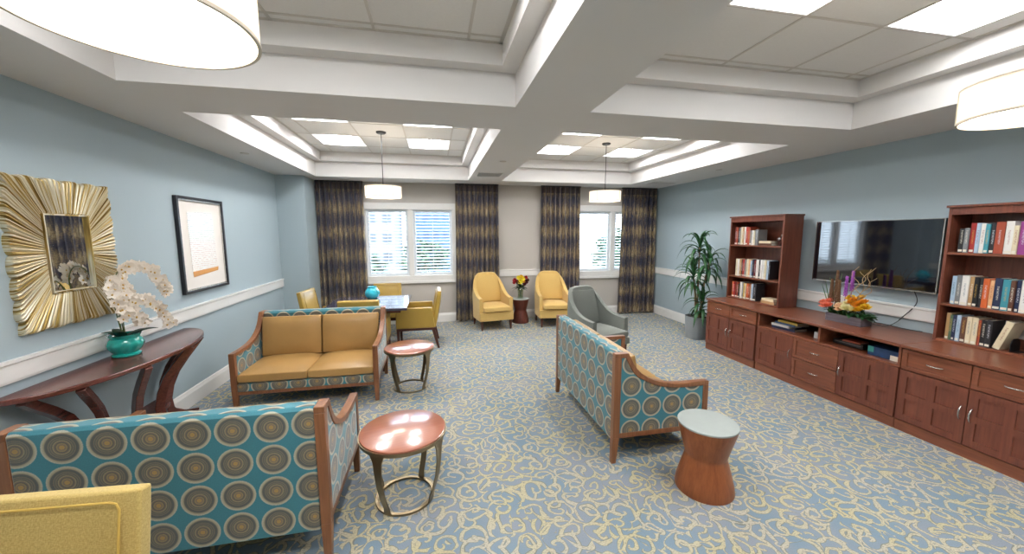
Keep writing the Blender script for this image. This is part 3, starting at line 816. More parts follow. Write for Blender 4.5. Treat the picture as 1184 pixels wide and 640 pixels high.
# ------------------------------------------------------------------ potted plant
t = thing('potted_plant', 'tall leafy cane plant in a grey pot by the left end of the cabinets', 'plant', (4.14, 5.2, 0))
MB().lathe([(0, 0), (.150, 0), (.155, .01), (.178, .345), (.178, .36), (.162, .36), (.160, .33), (0, .33)], 48).build('pot', M['pot'], t)
MB().lathe([(0, .345), (.08, .347), (.160, .335), (.158, .331), (0, .331)], 32).build('soil', M['soil'], t)
rn = random.Random(3)
for ci, (sx, sy, hh, nl, L0) in enumerate([(.01, .03, 1.47, 30, .46), (.05, -.04, 1.24, 28, .42), (-.05, 0, 1.04, 26, .40), (.0, -.06, .62, 26, .36)]):
    lean = (sx*1.2, sy*.8)
    top = (sx+lean[0], sy+lean[1], hh)
    st = MB().tube([(sx*.6, sy*.6, .34), (sx, sy, .34+(hh-.34)*.5), top], [.017, .015, .012], 8).build('stem', M['cane'], t)
    m = MB()
    for k in range(nl):
        a = k*2.4+rn.uniform(-.3, .3); f = k/nl
        zz = hh-.20+.26*f; el = radians(18+62*f+rn.uniform(-10, 10))
        dr = 2.5-1.1*f+rn.uniform(-.2, .3)
        ln = L0*rn.uniform(.8, 1.15)
        if cos(a) > .6: ln *= .82
        leaf(m, (top[0], top[1], zz), (cos(a)*cos(el), sin(a)*cos(el), sin(el)), ln, .025, dr, 8)
    solid(m.build('leaf_cluster', M['leaf'], t, uv=False))

# ------------------------------------------------------------------ left wall: mirror, picture, console, orchid
t = thing('sunburst_mirror', 'rectangular mirror in a gold sunburst frame on the left wall', 'mirror', (XL, 3.045, 1.575))
m = MB(); nt_ = 1440; rings = []
ow, oh, iw, ih = .325, .435, .158, .252
per_lobe = 22
for k in range(nt_):
    a = 2*pi*k/nt_; c, s = cos(a), sin(a)
    def hit(w, h):
        return min(w/abs(c) if abs(c) > 1e-6 else 9, h/abs(s) if abs(s) > 1e-6 else 9)
    ri = hit(iw, ih); ro = hit(ow, oh)
    # perimeter coordinate on outer rect
    py, pz = c*ro, s*ro
    if abs(abs(pz)-oh) < 1e-6: per = py/ow*2.5 + (0 if pz > 0 else .5)
    else: per = pz/oh*3.5
    lob = abs(sin(pi*per)) ** .3
    fl = abs(sin(pi*per*5.0)) ** .6
    ro2 = ro*1 + (.008+.034*lob)/max(abs(c), abs(s))
    ring = []
    hgt = .018*fl+.006*lob
    for j, (q, hx, sc) in enumerate([(0, .0, 1), (0, .026, 1), (.04, .022+.5*hgt, 1), (.3, .018+hgt*.75, 1), (.6, .018+hgt*.85, 1), (.93, .018+hgt, 1), (.98, .014+hgt*.9, 1), (1.0, .010+.4*hgt, 1), (1.0, .0, 1)]):
        r = ri+(ro2-ri)*q
        ring.append(m.bm.verts.new((hx, c*r, s*r)))
    rings.append(ring)
for i in range(nt_):
    A, B = rings[i], rings[(i+1) % nt_]
    for k in range(len(A)): m.quad(A[k], A[(k+1) % len(A)], B[(k+1) % len(A)], B[k])
def sun_uv(c, n):
    r = max(1e-4, sqrt(c.y*c.y+c.z*c.z)); a, b_ = c.y/r, c.z/r
    ro = min(ow/abs(a) if abs(a) > 1e-6 else 9, oh/abs(b_) if abs(b_) > 1e-6 else 9)
    py, pz = a*ro, b_*ro
    pe = py/ow*2.5 + (3 if pz > 0 else 11) if abs(abs(pz)-oh) < 1e-5 else pz/oh*3.5 + (20 if py > 0 else 30)
    return (pe, r)
m.build('frame', M['gold'], t, ang=25, uvf=sun_uv)
MB().box(.002, .022, -iw-.004, iw+.004, -ih-.004, ih+.004).build('mirror_glass', M['mirror'], t, smooth=False)
f = MB(); f.box(.01, .04, -iw, -iw+.008, -ih, ih).box(.01, .04, iw-.008, iw, -ih, ih).box(.01, .04, -iw+.008, iw-.008, -ih, -ih+.008).box(.01, .04, -iw+.008, iw-.008, ih-.008, ih)
f.build('inner_lip', M['gold'], t, smooth=False)

t = thing('framed_picture', 'black framed art print hanging on the left wall', 'picture', (XL, 4.555, 1.585))
w, h = .397, .48
f = MB()
for s in (-1, 1):
    f.box(0, .035, s*w, s*(w-.028), -h, h); f.box(0, .035, -w+.028, w-.028, s*h, s*(h-.028))
f.build('frame', M['frameblack'], t, bevel=.003)
f = MB()
for s in (-1, 1):
    f.box(.004, .026, s*(w-.028), s*(w-.042), -h+.028, h-.028); f.box(.004, .026, -w+.042, w-.042, s*(h-.028), s*(h-.042))
f.build('inner_lip', M['silver'], t)
MB().box(.002, .012, -w+.04, w-.04, -h+.04, h-.04).build('picture_mat', M['mat'], t, smooth=False)
m = MB(); pts = [(-.22, -.31), (.225, -.275), (.205, .30), (.19, .34), (-.225, .33), (-.23, .26)]
m.prism(pts, .012, .015, 'yz'); m.build('artwork', M['art'], t, smooth=False, uvf=lambda c, n: (c.y+.2, (c.z+.3)/.62))
m = MB(); m.prism([(-.215, -.325), (.225, -.29), (.235, -.25), (-.22, -.27)], .015, .0165, 'yz'); m.build('tan_band', plain('tan_band', '#c98f4c', .6), t, smooth=False)

t = thing('console_table', 'half round mahogany console table with curved legs against the left wall', 'console table', (XL, 3.26, 0))
def half(a, b, n=40, off=.032): return [(off+b*sin(pi*k/n)**.93, -a*cos(pi*k/n)) for k in range(n+1)]
m = MB(); m.prism(half(.82, .40), .768, .8, 'xy'); m.build('tabletop', M['mahog'], t, bevel=.006)
m = MB(); m.prism(half(.42, .21), .26, .285, 'xy'); m.build('shelf', M['mahog'], t, bevel=.004)
for th_ in (14, 40, 72, 108, 140, 166):
    a = radians(th_); oy, ox = -cos(a), sin(a)
    prof = [(.97, .768), (.89, .715), (.75, .63), (.61, .53), (.52, .42), (.48, .31), (.50, .21), (.58, .13), (.72, .06), (.92, 0.012)]
    if ox < .35: ox = .22
    pts = [(.034+.40*ox*q if th_ not in (14, 166) else .034+.40*.25*q, .80*oy*q, z) for q, z in prof]
    out = Vector((ox*.4, oy*.8, 0)).normalized()
    tn = Vector((-out.y, out.x, 0))
    MB().bar(pts, tn, .045, [.05, .052, .055, .058, .06, .06, .058, .056, .052, .045]).build('leg', M['mahog'], t, bevel=.004)

t = thing('orchid', 'white orchid in a teal ceramic pot on the console table', 'orchid', (-2.27, 3.225, .8))
MB().lathe([(0, 0), (.075, 0), (.082, .006), (.082, .018), (.066, .026), (.085, .045), (.101, .075), (.103, .096), (.093, .122), (.080, .136), (.088, .155), (.092, .164), (.082, .164), (.072, .14), (0, .13)], 56, wob=lambda a, z: .018*sin(14*a) if .03 < z < .12 else 0).build('pot', M['teal'], t, ang=60)
m = MB()
for a, ln, el in ((-.3, .20, 25), (.5, .17, 35), (-1.4, .2, 20), (2.2, .15, 30), (-2.6, .14, 25), (3.3, .12, 50)):
    leaf(m, (0.01*cos(a), .01*sin(a), .13), (cos(a)*.8, sin(a)+.5, sin(radians(el))*1.4), ln, .034, .5, 7)
solid(m.build('leaves', M['leafdark'], t, uv=False), .002)
stems = [[(0, 0, .12), (0, -.01, .25), (.0, -.03, .42), (.01, -.04, .58), (.03, .03, .66), (.06, .13, .655), (.08, .22, .59), (.09, .28, .50), (.09, .31, .44)],
         [(0, .01, .12), (.01, -.01, .26), (.02, -.01, .36), (.03, .04, .42), (.06, .12, .42), (.08, .20, .36), (.09, .26, .27), (.10, .29, .17)],
         [(0, -.01, .12), (-.01, -.03, .3), (0, -.06, .46), (.02, -.12, .58), (.05, -.15, .52), (.07, -.13, .42), (.08, -.09, .32)],
         [(0, -.01, .12), (0, -.03, .3), (.02, -.05, .45), (.05, -.06, .55), (.07, -.04, .44), (.08, -.02, .33), (.09, .02, .26)]]
def spline(P, n):
    P = [Vector(p) for p in P]; out = []
    for i in range(len(P)-1):
        a, b, c, d = P[max(i-1, 0)], P[i], P[i+1], P[min(i+2, len(P)-1)]
        for k in range(n):
            q = k/n; out.append(.5*((2*b)+(c-a)*q+(2*a-5*b+4*c-d)*q*q+(-a+3*b-3*c+d)*q**3))
    return out+[P[-1]]
bl0 = None; rn = random.Random(5)
for si, S in enumerate(stems):
    pts = spline(S, 5); MB().tube(pts, .0032, 6).build('stem', M['stemg'], t)
    n = len(pts)
    for k in range(int(n*(.40 if si != 2 else .45)), n, 1 if si < 2 else 1):
        for rep in range(2 if si < 1 or k % 2 else 1):
            if bl0 is None:
                m = MB()
                for j in range(5):
                    a = 2*pi*j/5+pi/2; petal(m, (0, 0, 0), (0.05, cos(a), sin(a)), (1, 0, 0), .036 if j else .034, .017 if j in (1, 4) else .012, .12)
                b0 = m.build('blossom', M['orchid'], t, uv=False)
                mm = MB().ell((.004, 0, -.004), (.007, .006, .008), 1).build('lip', M['orchidlip'], b0, uv=False)
                bl0 = (b0, mm); b, mm2 = b0, mm
            else:
                b = bl0[0].copy(); COL.objects.link(b); b.parent = t
                mm2 = bl0[1].copy(); COL.objects.link(mm2); mm2.parent = b
            p = pts[k]; b.location = (p.x+.012+rn.uniform(-.004, .02), p.y+rn.uniform(-.028, .028), p.z-.01+rn.uniform(-.03, .022))
            b.rotation_euler = (rn.uniform(-.6, .6), rn.uniform(-.2, .5), rn.uniform(-1.3, .1))
            b.scale = (rn.uniform(.9, 1.2),)*3

# ------------------------------------------------------------------ cabinets
XC = 3.885
def bow_handle(p, horizontal, parent, L=.05):
    x, y, z = p; pts = []
    for k in range(9):
        a = pi*k/8; o = -L*cos(a); d = .024*sin(a)
        pts.append((x-d, y+o, z) if horizontal else (x-d, y, z+o))
    MB().tube(pts, [.0055, .0045, .0045, .005, .0055, .005, .0045, .0045, .0055], 8).build('handle', M['silver'], parent)
def door(parent, y0, y1, z0, z1, hand=None):
    y0, y1 = min(y0, y1), max(y0, y1); X = XC
    m = MB(); f = .052; c = (y0+y1)/2; zc = (z0+z1)/2
    m.box(X+.010, X+.020, y0, y1, z0, z1)
    m.box(X, X+.010, y0, y0+f, z0, z1).box(X, X+.010, y1-f, y1, z0, z1).box(X, X+.010, c-f*.5, c+f*.5, z0+f, z1-f)
    m.box(X, X+.010, y0+f, y1-f, z0, z0+f).box(X, X+.010, y0+f, y1-f, z1-f, z1)
    m.box(X, X+.010, y0+f, c-f*.5, zc-f*.5, zc+f*.5).box(X, X+.010, c+f*.5, y1-f, zc-f*.5, zc+f*.5)
    o = m.build('door', M['cherry'], parent, smooth=False)
    if hand: bow_handle((X, y1-.026 if hand == 'far' else y0+.026, zc+.02), False, o)
def drawer(parent, y0, y1, z0, z1):
    y0, y1 = min(y0, y1), max(y0, y1); X = XC; f = .034
    m = MB(); m.box(X+.010, X+.020, y0, y1, z0, z1)
    m.box(X, X+.010, y0, y0+f, z0, z1).box(X, X+.010, y1-f, y1, z0, z1).box(X, X+.010, y0+f, y1-f, z0, z0+f*.8).box(X, X+.010, y0+f, y1-f, z1-f*.8, z1)
    o = m.build('drawer', M['cherry_h'], parent, smooth=False)
    bow_handle((X+.008, (y0+y1)/2, (z0+z1)/2), True, o)
# local coordinates = world coordinates, root at the cabinet's base
def cab_root(name, label, cat, y):
    t = thing(name, label, cat, (4.2, y, 0)); return t
class Sub:
    """parent wrapper placing world-coordinate parts under a root"""
def fixroot(t):
    off = Vector(t.location)
    for c in children(t): c.location = Vector(c.location)-off
t = cab_root('cabinet', 'far wood cabinet with two drawers over two doors, under the left bookcase', 'cabinet', 4.25)
MB().box(XC+.021, 4.555, 3.822, 4.68, .09, .724).build('body', M['cherry'], t, smooth=False)
MB().box(XC+.012, 4.55, 3.822, 4.678, 0, .09).build('plinth', M['cherry_h'], t, smooth=False)
door(t, 4.676, 4.255, .10, .545, 'near'); door(t, 4.249, 3.826, .10, .545, 'far')
drawer(t, 4.676, 4.255, .555, .715); drawer(t, 4.249, 3.826, .555, .715); fixroot(t)
t = cab_root('media_cabinet', 'low wood media cabinet with open niches under the television', 'media cabinet', 3.08)
m = MB(); m.box(XC+.021, 4.555, 2.352, 3.80, .09, .545); m.build('body', M['cherry'], t, smooth=False)
m = MB(); m.box(XC+.004, 4.555, 3.782, 3.80, .545, .724).box(XC+.004, 4.555, 2.352, 2.370, .545, .724).box(XC+.004, 4.54, 3.04, 3.06, .565, .724).box(4.535, 4.555, 2.370, 3.782, .565, .724)
m.box(XC+.002, 4.555, 2.370, 3.782, .545, .565); m.build('niche_frame', M['cherry_h'], t, smooth=False)
MB().box(XC+.012, 4.55, 2.352, 3.80, 0, .09).build('plinth', M['cherry_h'], t, smooth=False)
door(t, 3.797, 3.325, .10, .54, 'near'); drawer(t, 3.319, 2.848, .325, .54); drawer(t, 3.319, 2.848, .10, .318); door(t, 2.842, 2.356, .10, .54, 'far'); fixroot(t)
t = cab_root('cabinet', 'near wood cabinet cropped at the right edge, under the right bookcase', 'cabinet', 1.92)
MB().box(XC+.021, 4.555, 1.49, 2.346, .09, .724).build('body', M['cherry'], t, smooth=False)
MB().box(XC+.012, 4.55, 1.49, 2.346, 0, .09).build('plinth', M['cherry_h'], t, smooth=False)
door(t, 2.342, 1.921, .10, .535, 'near'); door(t, 1.915, 1.494, .10, .535, 'far')
drawer(t, 2.342, 1.921, .545, .715); drawer(t, 1.915, 1.494, .545, .715)
MB().box(XC-.012, 4.56, 1.48, 2.35, .725, .752).build('top', M['cherry_h'], t, bevel=.004); fixroot(t)
o = MB().box(XC-.012, 4.56, 2.353, 4.695, .725, .752).build('worktop', M['cherry_h'], bevel=.004)
tag(o, 'long wood worktop over the far cabinet and the media cabinet', 'worktop')

def bookcase(label, x0, x1, y0, y1):
    t = thing('bookcase', label, 'bookcase', (x0, (y0+y1)/2, .7525)); z0 = .7525
    B = lambda name, *a, mt='cherry': MB().box(a[0]-x0, a[1]-x0, a[2]-(y0+y1)/2, a[3]-(y0+y1)/2, a[4]-z0, a[5]-z0).build(name, M[mt], t, bevel=.002)
    B('side_panel', x0, x1, y0, y0+.022, z0, 1.905); B('side_panel', x0, x1, y1-.022, y1, z0, 1.905)
    B('back_panel', x1-.012, x1-.002, y0+.022, y1-.022, z0, 1.905)
    B('header', x0, x0+.02, y0+.022, y1-.022, 1.845, 1.905)
    B('top', x0-.015, x1, y0-.012, y1+.012, 1.905, 1.925)
    for z in (.7525, 1.066, 1.508): B('shelf', x0+.004, x1-.012, y0+.022, y1-.022, z, z+.02, mt='cherry_h')
bookcase('wood bookcase left of the television', 4.215, 4.50, 3.845, 4.70)
bookcase('wood bookcase right of the television, cropped by the frame', 4.325, 4.578, 1.55, 2.41)

# ------------------------------------------------------------------ books
BC = dict(maroon='#6e1f22', red='#a32a26', dark='#26252a', black='#15161a', white='#e4e2dc', cream='#ddd0b0', tan='#b89468', orange='#c8602a', brown='#5c3a2a', grey='#7c7e80',
          blue='#3d5f8c', navy='#1e2a4a', teal='#3d8f9c', lightblue='#a9c0d4', yellow='#d0b04a', green='#5a7258', purple='#8c3a7c', peach='#dcaa7c', rust='#9a4228')
BM = {}
def bmat(c, title):
    if (c, title) in BM: return BM[(c, title)]
    m, nt, b = new_mat('book_'+c)
    v = N(nt, 'ShaderNodeTexCoord').outputs['Object']; sp = N(nt, 'ShaderNodeSeparateXYZ'); nt.links.new(v, sp.inputs[0])
    z = sp.outputs[2]
    inb = math_(nt, 'MULTIPLY', math_(nt, 'GREATER_THAN', z, .075), math_(nt, 'LESS_THAN', z, .185))
    let = noise_tex(nt, coords(nt, 'Object', (110, 200, 160)), 1.0, 2)
    mid = math_(nt, 'LESS_THAN', math_(nt, 'ABSOLUTE', sp.outputs[1]), .006)
    f = math_(nt, 'MULTIPLY', math_(nt, 'MULTIPLY', inb, mid), math_(nt, 'GREATER_THAN', let, .52))
    lum = sum(hexc(BC[c])[:3])/3
    tc = hexc({0: '#e8e2d0', 1: '#c9a24a', 2: '#d8dde6'}[title] if lum < .35 else {0: '#2a2a30', 1: '#8a2f28', 2: '#2f5a78'}[title])
    nt.links.new(mix(nt, math_(nt, 'MULTIPLY', f, .65), hexc(BC[c]), tc), b.inputs['Base Color'])
    b.inputs['Roughness'].default_value = .45; b.inputs['Coat Weight'].default_value = .2
    BM[(c, title)] = m; return m
def book_mesh(w, h, d, mat, label=True, name='book'):
    """standing book, spine towards -x, centred on y"""
    m = MB(); m.box(0, d, -w/2, -w/2+.003, 0, h).box(0, d, w/2-.003, w/2, 0, h)
    m.prism([(.004, -w/2), (0, -w/2+.004), (-.0015, 0), (0, w/2-.004), (.004, w/2)], 0, h, 'xy')
    m.box(.004, d-.004, -w/2+.003, w/2-.003, .003, h-.003, mi=1)
    return m.build(name, [mat, M['paper']], uv=False, ang=20)
ORD = ['first', 'second', 'third', 'fourth', 'fifth', 'sixth', 'seventh', 'eighth', 'ninth', 'tenth', 'eleventh', 'twelfth', 'thirteenth', 'fourteenth', 'fifteenth', 'sixteenth', 'seventeenth', 'eighteenth', 'nineteenth', 'twentieth']
wmat = M['paper']
def row(xf, ystart, z, spec, shelf, case):
    y = ystart
    for i, (c, w, h) in enumerate(spec):
        if c is None: y -= w; continue
        rn = random.Random(hash((round(xf*100), round(z*100), i)) % 9999)
        d = .145
        o = book_mesh(w-.002, h, d, bmat(c, rn.randrange(3)))
        o.location = (xf+.012+rn.uniform(0, .012), y-w/2, z)
        k = sum(1 for q in spec[:i] if q[0])
        tag(o, f'{c} spined book, {ORD[k]} from the left on the {shelf} shelf of the {case} bookcase', 'book', f'books on the {shelf} shelf of the {case} bookcase')
        if rn.random() < .85 and w > .02:
            MB().box(-.0022, -.0014, -w/2+.005, w/2-.005, .008, .026).build('spine_label', wmat, o, smooth=False, uv=False)
        y -= w
    return y
xf1, xf2 = 4.23, 4.34
z3, z2_, z1_ = 1.5285, 1.0865, .773
row(xf1, 4.645, z3, [('maroon', .032, .25), ('rust', .028, .245), ('dark', .022, .24), ('grey', .026, .24), ('cream', .03, .25), ('tan', .026, .245), ('white', .026, .25), ('red', .034, .25), ('rust', .04, .24), ('grey', .03, .2), ('white', .026, .2), ('cream', .022, .19), ('grey', .05, .21)], 'top', 'left')
row(xf1, 4.59, z2_, [('cream', .034, .24), ('white', .03, .24), ('tan', .03, .24), ('brown', .022, .24), ('red', .036, .24), ('grey', .03, .24), ('cream', .034, .25), ('peach', .034, .24), ('lightblue', .03, .23), ('navy', .026, .25), ('maroon', .034, .24), ('white', .044, .25), ('dark', .03, .25), ('white', .03, .25), ('white', .034, .25), ('cream', .028, .25), ('lightblue', .028, .25), ('dark', .02, .24)], 'middle', 'left')
row(xf1, 4.64, z1_, [('orange', .03, .22), ('red', .03, .22), ('maroon', .034, .225), ('rust', .022, .22), ('dark', .03, .2), ('white', .036, .23), ('grey', .024, .23), ('yellow', .03, .22), ('cream', .022, .22), ('orange', .036, .225), ('rust', .026, .22), ('tan', .022, .22), ('lightblue', .036, .23), ('dark', .05, .24)], 'bottom', 'left')
row(xf2, 2.345, z3, [('black', .034, .20), ('grey', .03, .205), ('red', .034, .245), ('lightblue', .025, .245), ('white', .03, .24), ('teal', .028, .235), ('dark', .03, .245), ('rust', .05, .25), ('white', .045, .255), ('cream', .028, .22), ('purple', .042, .25), ('orange', .045, .245), ('brown', .034, .24), ('peach', .034, .23), ('navy', .04, .24), ('white', .036, .24), ('red', .03, .22)], 'top', 'right')
row(xf2, 2.35, z2_, [('lightblue', .03, .24), ('grey', .034, .25), ('white', .045, .25), ('tan', .028, .245), ('black', .03, .245), ('dark', .022, .24), ('orange', .036, .24), ('peach', .026, .23), ('navy', .045, .25), ('teal', .042, .245), ('brown', .028, .24), ('navy', .024, .245), ('white', .045, .25), ('lightblue', .04, .25), ('cream', .03, .24), ('green', .034, .24), ('grey', .04, .24), ('maroon', .03, .24)], 'middle', 'right')
yend = row(xf2, 2.355, z1_, [('tan', .028, .23), ('green', .018, .22), ('navy', .022, .22), ('lightblue', .028, .225), ('brown', .034, .215), ('cream', .032, .225), ('cream', .036, .225), ('rust', .018, .21), ('black', .032, .215), ('dark', .034, .22)], 'bottom', 'right')
# stack of flat books on left bookcase
def flat(name, x, y, z, d, w, h, c, label, rot=0, group=None, cat='book'):
    m = MB(); m.box(-d/2, d/2, -w/2, w/2, 0, .003).box(-d/2, d/2, -w/2, w/2, h-.003, h).box(-d/2, -d/2+.003, -w/2, w/2, .003, h-.003); m.box(-d/2+.003, d/2-.004, -w/2+.004, w/2-.004, .003, h-.003, mi=1)
    o = m.build(name, [bmat(c, 0), M['paper']], uv=False, smooth=False, loc=(x, y, z), rotz=rot); return tag(o, label, cat, group)
flat('book', 4.32, 4.135, z3, .15, .19, .03, 'brown', 'lower flat book beside the dark bowl on the top left shelf', 0, 'flat lying books')
flat('book', 4.32, 4.14, z3+.0305, .14, .18, .028, 'cream', 'upper flat book beside the dark bowl on the top left shelf', 0, 'flat lying books')
flat('book', 4.32, 4.03, z1_, .15, .2, .034, 'tan', 'lower flat book at the right of the bottom left shelf', 0, 'flat lying books')
flat('book', 4.32, 4.035, z1_+.0345, .14, .18, .03, 'cream', 'upper flat book at the right of the bottom left shelf', 0, 'flat lying books')
# leaning open-faced book on right bookcase
o = book_mesh(.04, .235, .15, bmat('cream', 1)); o.location = (xf2+.015, yend-.03, z1_+.0058); o.rotation_euler = (radians(15), 0, 0)
tag(o, 'cream book leaning to the right on the bottom shelf of the right bookcase', 'book', 'books on the bottom shelf of the right bookcase')
t = thing('bookend', 'black bookend holding the leaning cream book on the bottom right shelf', 'bookend', (xf2+.08, yend-.102, z1_))
m = MB(); m.prism([(-.055, 0), (.055, 0), (.055, .06), (.045, .085), (.025, .10), (-.025, .10), (-.045, .085), (-.055, .06)], 0, .003, 'xz'); m.build('upright', M['black'], t)
MB().box(-.05, .05, -.045, 0, 0, .002).build('base', M['black'], t)
# dark bowl ornament
t = thing('ornament', 'dark glossy round ornament on the top shelf of the left bookcase', 'ornament', (4.33, 3.967, z3)); t.scale = (.78, .78, .85)
bm_ = plain('dark_red_glaze', '#35120f', .12, coat=.6)
MB().lathe([(0, 0), (.035, 0), (.038, .01), (.06, .04), (.078, .085), (.07, .12), (.05, .135), (0, .14)], 40).build('body', bm_, t, ang=60)
MB().lathe([(0, .14), (.03, .14), (.02, .155), (.012, .17), (.016, .18), (0, .19)], 24).build('lid', bm_, t, ang=60)
MB().tube([(0, -.075, .08), (0, -.11, .11), (0, -.10, .15), (0, -.06, .14)], .007, 8).build('handle', M['silver'], t)
t = thing('canister', 'white ribbed round canister at the right of the bottom right shelf', 'canister', (4.42, 1.838, z1_))
MB().lathe([(0, 0), (.056, 0), (.06, .006), (.06, .17), (.056, .176), (0, .176)], 48, wob=lambda a, z: .012*sin(24*a) if z > .003 and z < .174 else 0).build('body', plain('canister_white', '#dfe2dc', .5), t)
MB().lathe([(0, .176), (.05, .176), (.05, .184), (0, .186)], 32).build('lid', M['silver'], t)

# niche contents
NZ = .5655
flat('game_box', 4.08, 3.55, NZ, .2, .27, .03, 'navy', 'navy flat box at the bottom of the pile in the left media niche', .1, 'pile in the left media niche', 'box')
flat('game_box', 4.07, 3.58, NZ+.0305, .19, .22, .028, 'white', 'white flat box in the pile in the left media niche', .05, 'pile in the left media niche', 'box')
flat('game_box', 4.09, 3.53, NZ+.059, .2, .26, .02, 'blue', 'blue flat box second from the top in the left media niche', -.04, 'pile in the left media niche', 'box')
flat('game_box', 4.09, 3.51, NZ+.0795, .18, .24, .026, 'yellow', 'yellow flat box on top of the pile in the left media niche', .02, 'pile in the left media niche', 'box')
o = MB().box(-.03, .03, -.022, .022, 0, .07).build('small_box', plain('white_card', '#dcdfe0', .5), loc=(4.03, 3.17, NZ), bevel=.004); tag(o, 'small white box at the right end of the left media niche', 'box')
t = thing('media_player', 'black media player in the right media niche', 'media player', (4.15, 2.87, NZ))
MB().box(-.13, .13, -.14, .14, .004, .05).build('body', M['black'], t, bevel=.004)
MB().box(-.132, -.13, -.12, .12, .03, .036).build('disc_slot', M['grey'] if False else M['vent'], t)
o = flat('game_box', 4.08, 2.84, NZ+.0505, .14, .15, .014, 'rust', 'rust red flat case lying on the black media player', .15, None, 'box')
t = thing('game_console', 'blue boxed set with a white label in the right media niche', 'box', (4.05, 2.53, NZ))
MB().box(-.09, .09, -.12, .12, 0, .085).build('carton', plain('carton_blue', '#23406a', .35, var=.25, vscale=30), t, bevel=.003)
MB().box(-.0925, -.09, -.118, -.06, .0, .045).build('label', M['paper'], t)
MB().box(-.0922, -.09, .07, .118, .03, .083).build('emblem', plain('carton_teal', '#3c8f86', .4), t)

# ------------------------------------------------------------------ television and cable
t = thing('television', 'large flat black television on the right wall', 'television', (4.50, 3.097, 1.48))
MB().box(0, .045, -.575, .575, -.342, .345).build('cabinet', M['black'], t, bevel=.006)
MB().box(-.004, 0, -.565, .565, -.33, .337).build('screen', M['screen'], t, smooth=False)
f = MB(); f.box(-.006, .002, -.577, .577, -.347, -.335).box(-.006, .002, -.578, -.57, -.335, .347).box(-.006, .002, .57, .578, -.335, .347).box(-.006, .002, -.57, .57, .340, .347); f.build('bezel', M['silver'], t, smooth=False)
MB().box(.045, .079, -.2, .2, -.15, .15).build('wall_mount', M['black'], t)
MB().box(-.0065, -.004, -.02, .02, -.343, -.339).build('badge', M['paper'], t)
cp = [(4.53, 2.70, 1.135), (4.55, 2.68, 1.05), (4.555, 2.70, .98), (4.54, 2.76, .88), (4.50, 2.80, .80), (4.45, 2.84, .762), (4.42, 2.95, .758), (4.46, 3.02, .758), (4.52, 2.98, .758), (4.53, 2.86, .758), (4.50, 2.72, .758), (4.53, 2.60, .758)]
o = MB().tube(spline(cp, 6), .004, 6).build('power_cable', plain('cable_grey', '#3a3a3c', .5), uv=False); tag(o, 'thin dark cable hanging below the television onto the worktop', 'cable')

# ------------------------------------------------------------------ flower box on worktop
t = thing('flower_arrangement', 'long flower arrangement in a grey wooden box on the worktop below the television', 'flowers', (4.24, 3.05, .7525))
m = MB(); m.box(-.07, .07, -.175, .175, 0, .012).box(-.07, -.058, -.175, .175, .012, .085).box(.058, .07, -.175, .175, .012, .085).box(-.058, .058, -.175, -.163, .012, .085).box(-.058, .058, .163, .175, .012, .085)
m.build('planter_box', M['boxgrey'], t, bevel=.002)
MB().box(-.057, .057, -.162, .162, .012, .07).build('foam', M['soil'], t)
rn = random.Random(11)
def fl(c, r, mt, ax=(-.4, 0, 1), seed=0, layers=4, n=6, nm='bloom'):
    m = MB(); bloom(m, (0, 0, 0), r, ax, layers, n, seed); o = m.build(nm, M[mt], t, uv=False); o.location = c; return o
stm = MB()
items = []
for y, x, z, r, mt in [(.20, -.05, .14, .048, 'rose_peach'), (.16, -.07, .15, .045, 'rose_peach'), (.18, -.02, .19, .045, 'rose_peach'), (.24, -.02, .17, .04, 'rose_peach'),
                       (.02, -.08, .14, .045, 'rose_pale'), (.06, -.04, .16, .042, 'rose_pale'), (-.03, -.08, .16, .045, 'petal_cream'), (-.07, -.06, .15, .045, 'petal_cream'), (.09, 0, .17, .035, 'petal_cream'), (.0, -.02, .2, .04, 'petal_cream'),
                       (-.10, -.03, .2, .048, 'petal_orange'), (-.05, 0, .24, .045, 'petal_orange'), (.0, .02, .25, .045, 'petal_yellow'), (-.14, -.05, .16, .045, 'petal_yellow'), (-.13, 0, .23, .045, 'petal_orange'), (-.17, -.03, .19, .045, 'petal_yellow'), (-.09, .03, .27, .04, 'petal_yellow'), (-.04, -.03, .22, .035, 'petal_orange')]:
    fl((x, y, z), r*1.2, mt, (-.5, rn.uniform(-.3, .3), 1), int(abs(y)*1000))
    items.append((x, y, z))
for x, y, z in items: stm.tube([(x*.5, y*.75, .06), (x, y, z)], .0025, 5)
stm.build('stems', M['stemg'], t, uv=False)
m = MB()
for k in range(46):
    y = rn.uniform(-.19, .19); a = rn.uniform(0, 2*pi)
    leaf(m, (rn.uniform(-.05, .04), y*.9, .075), (cos(a)*.8, sin(a)*.6+(y*2), rn.uniform(.6, 1.5)), rn.uniform(.09, .16), rn.uniform(.016, .03), rn.uniform(.4, 1.2), 5)
for k in range(14):
    leaf(m, (rn.uniform(-.05, .02), -.15+rn.uniform(-.02, .03), .08), (.2, -1, rn.uniform(.1, 1.0)), rn.uniform(.08, .13), .028, .6, 5)
solid(m.build('foliage', M['leaf'], t, uv=False))
for (y, z0, h, mt) in ((.14, .14, .40, 'petal_rust'), (.19, .14, .30, 'petal_rust'), (.115, .14, .30, 'petal_rust')):
    m = MB(); m.tube([(0, y, .06), (0, y, z0+h)], .006, 6)
    for k in range(70):
        f = k/70; a = k*2.4; m.ell((.017*cos(a)*(1-.7*f), y+.017*sin(a)*(1-.7*f), z0+.06+f*(h-.06)), (.009, .009, .012), 1)
    m.build('bloom_spike', M['petal_rust'] if y != .14 else M['petal_rust'], t, uv=False)
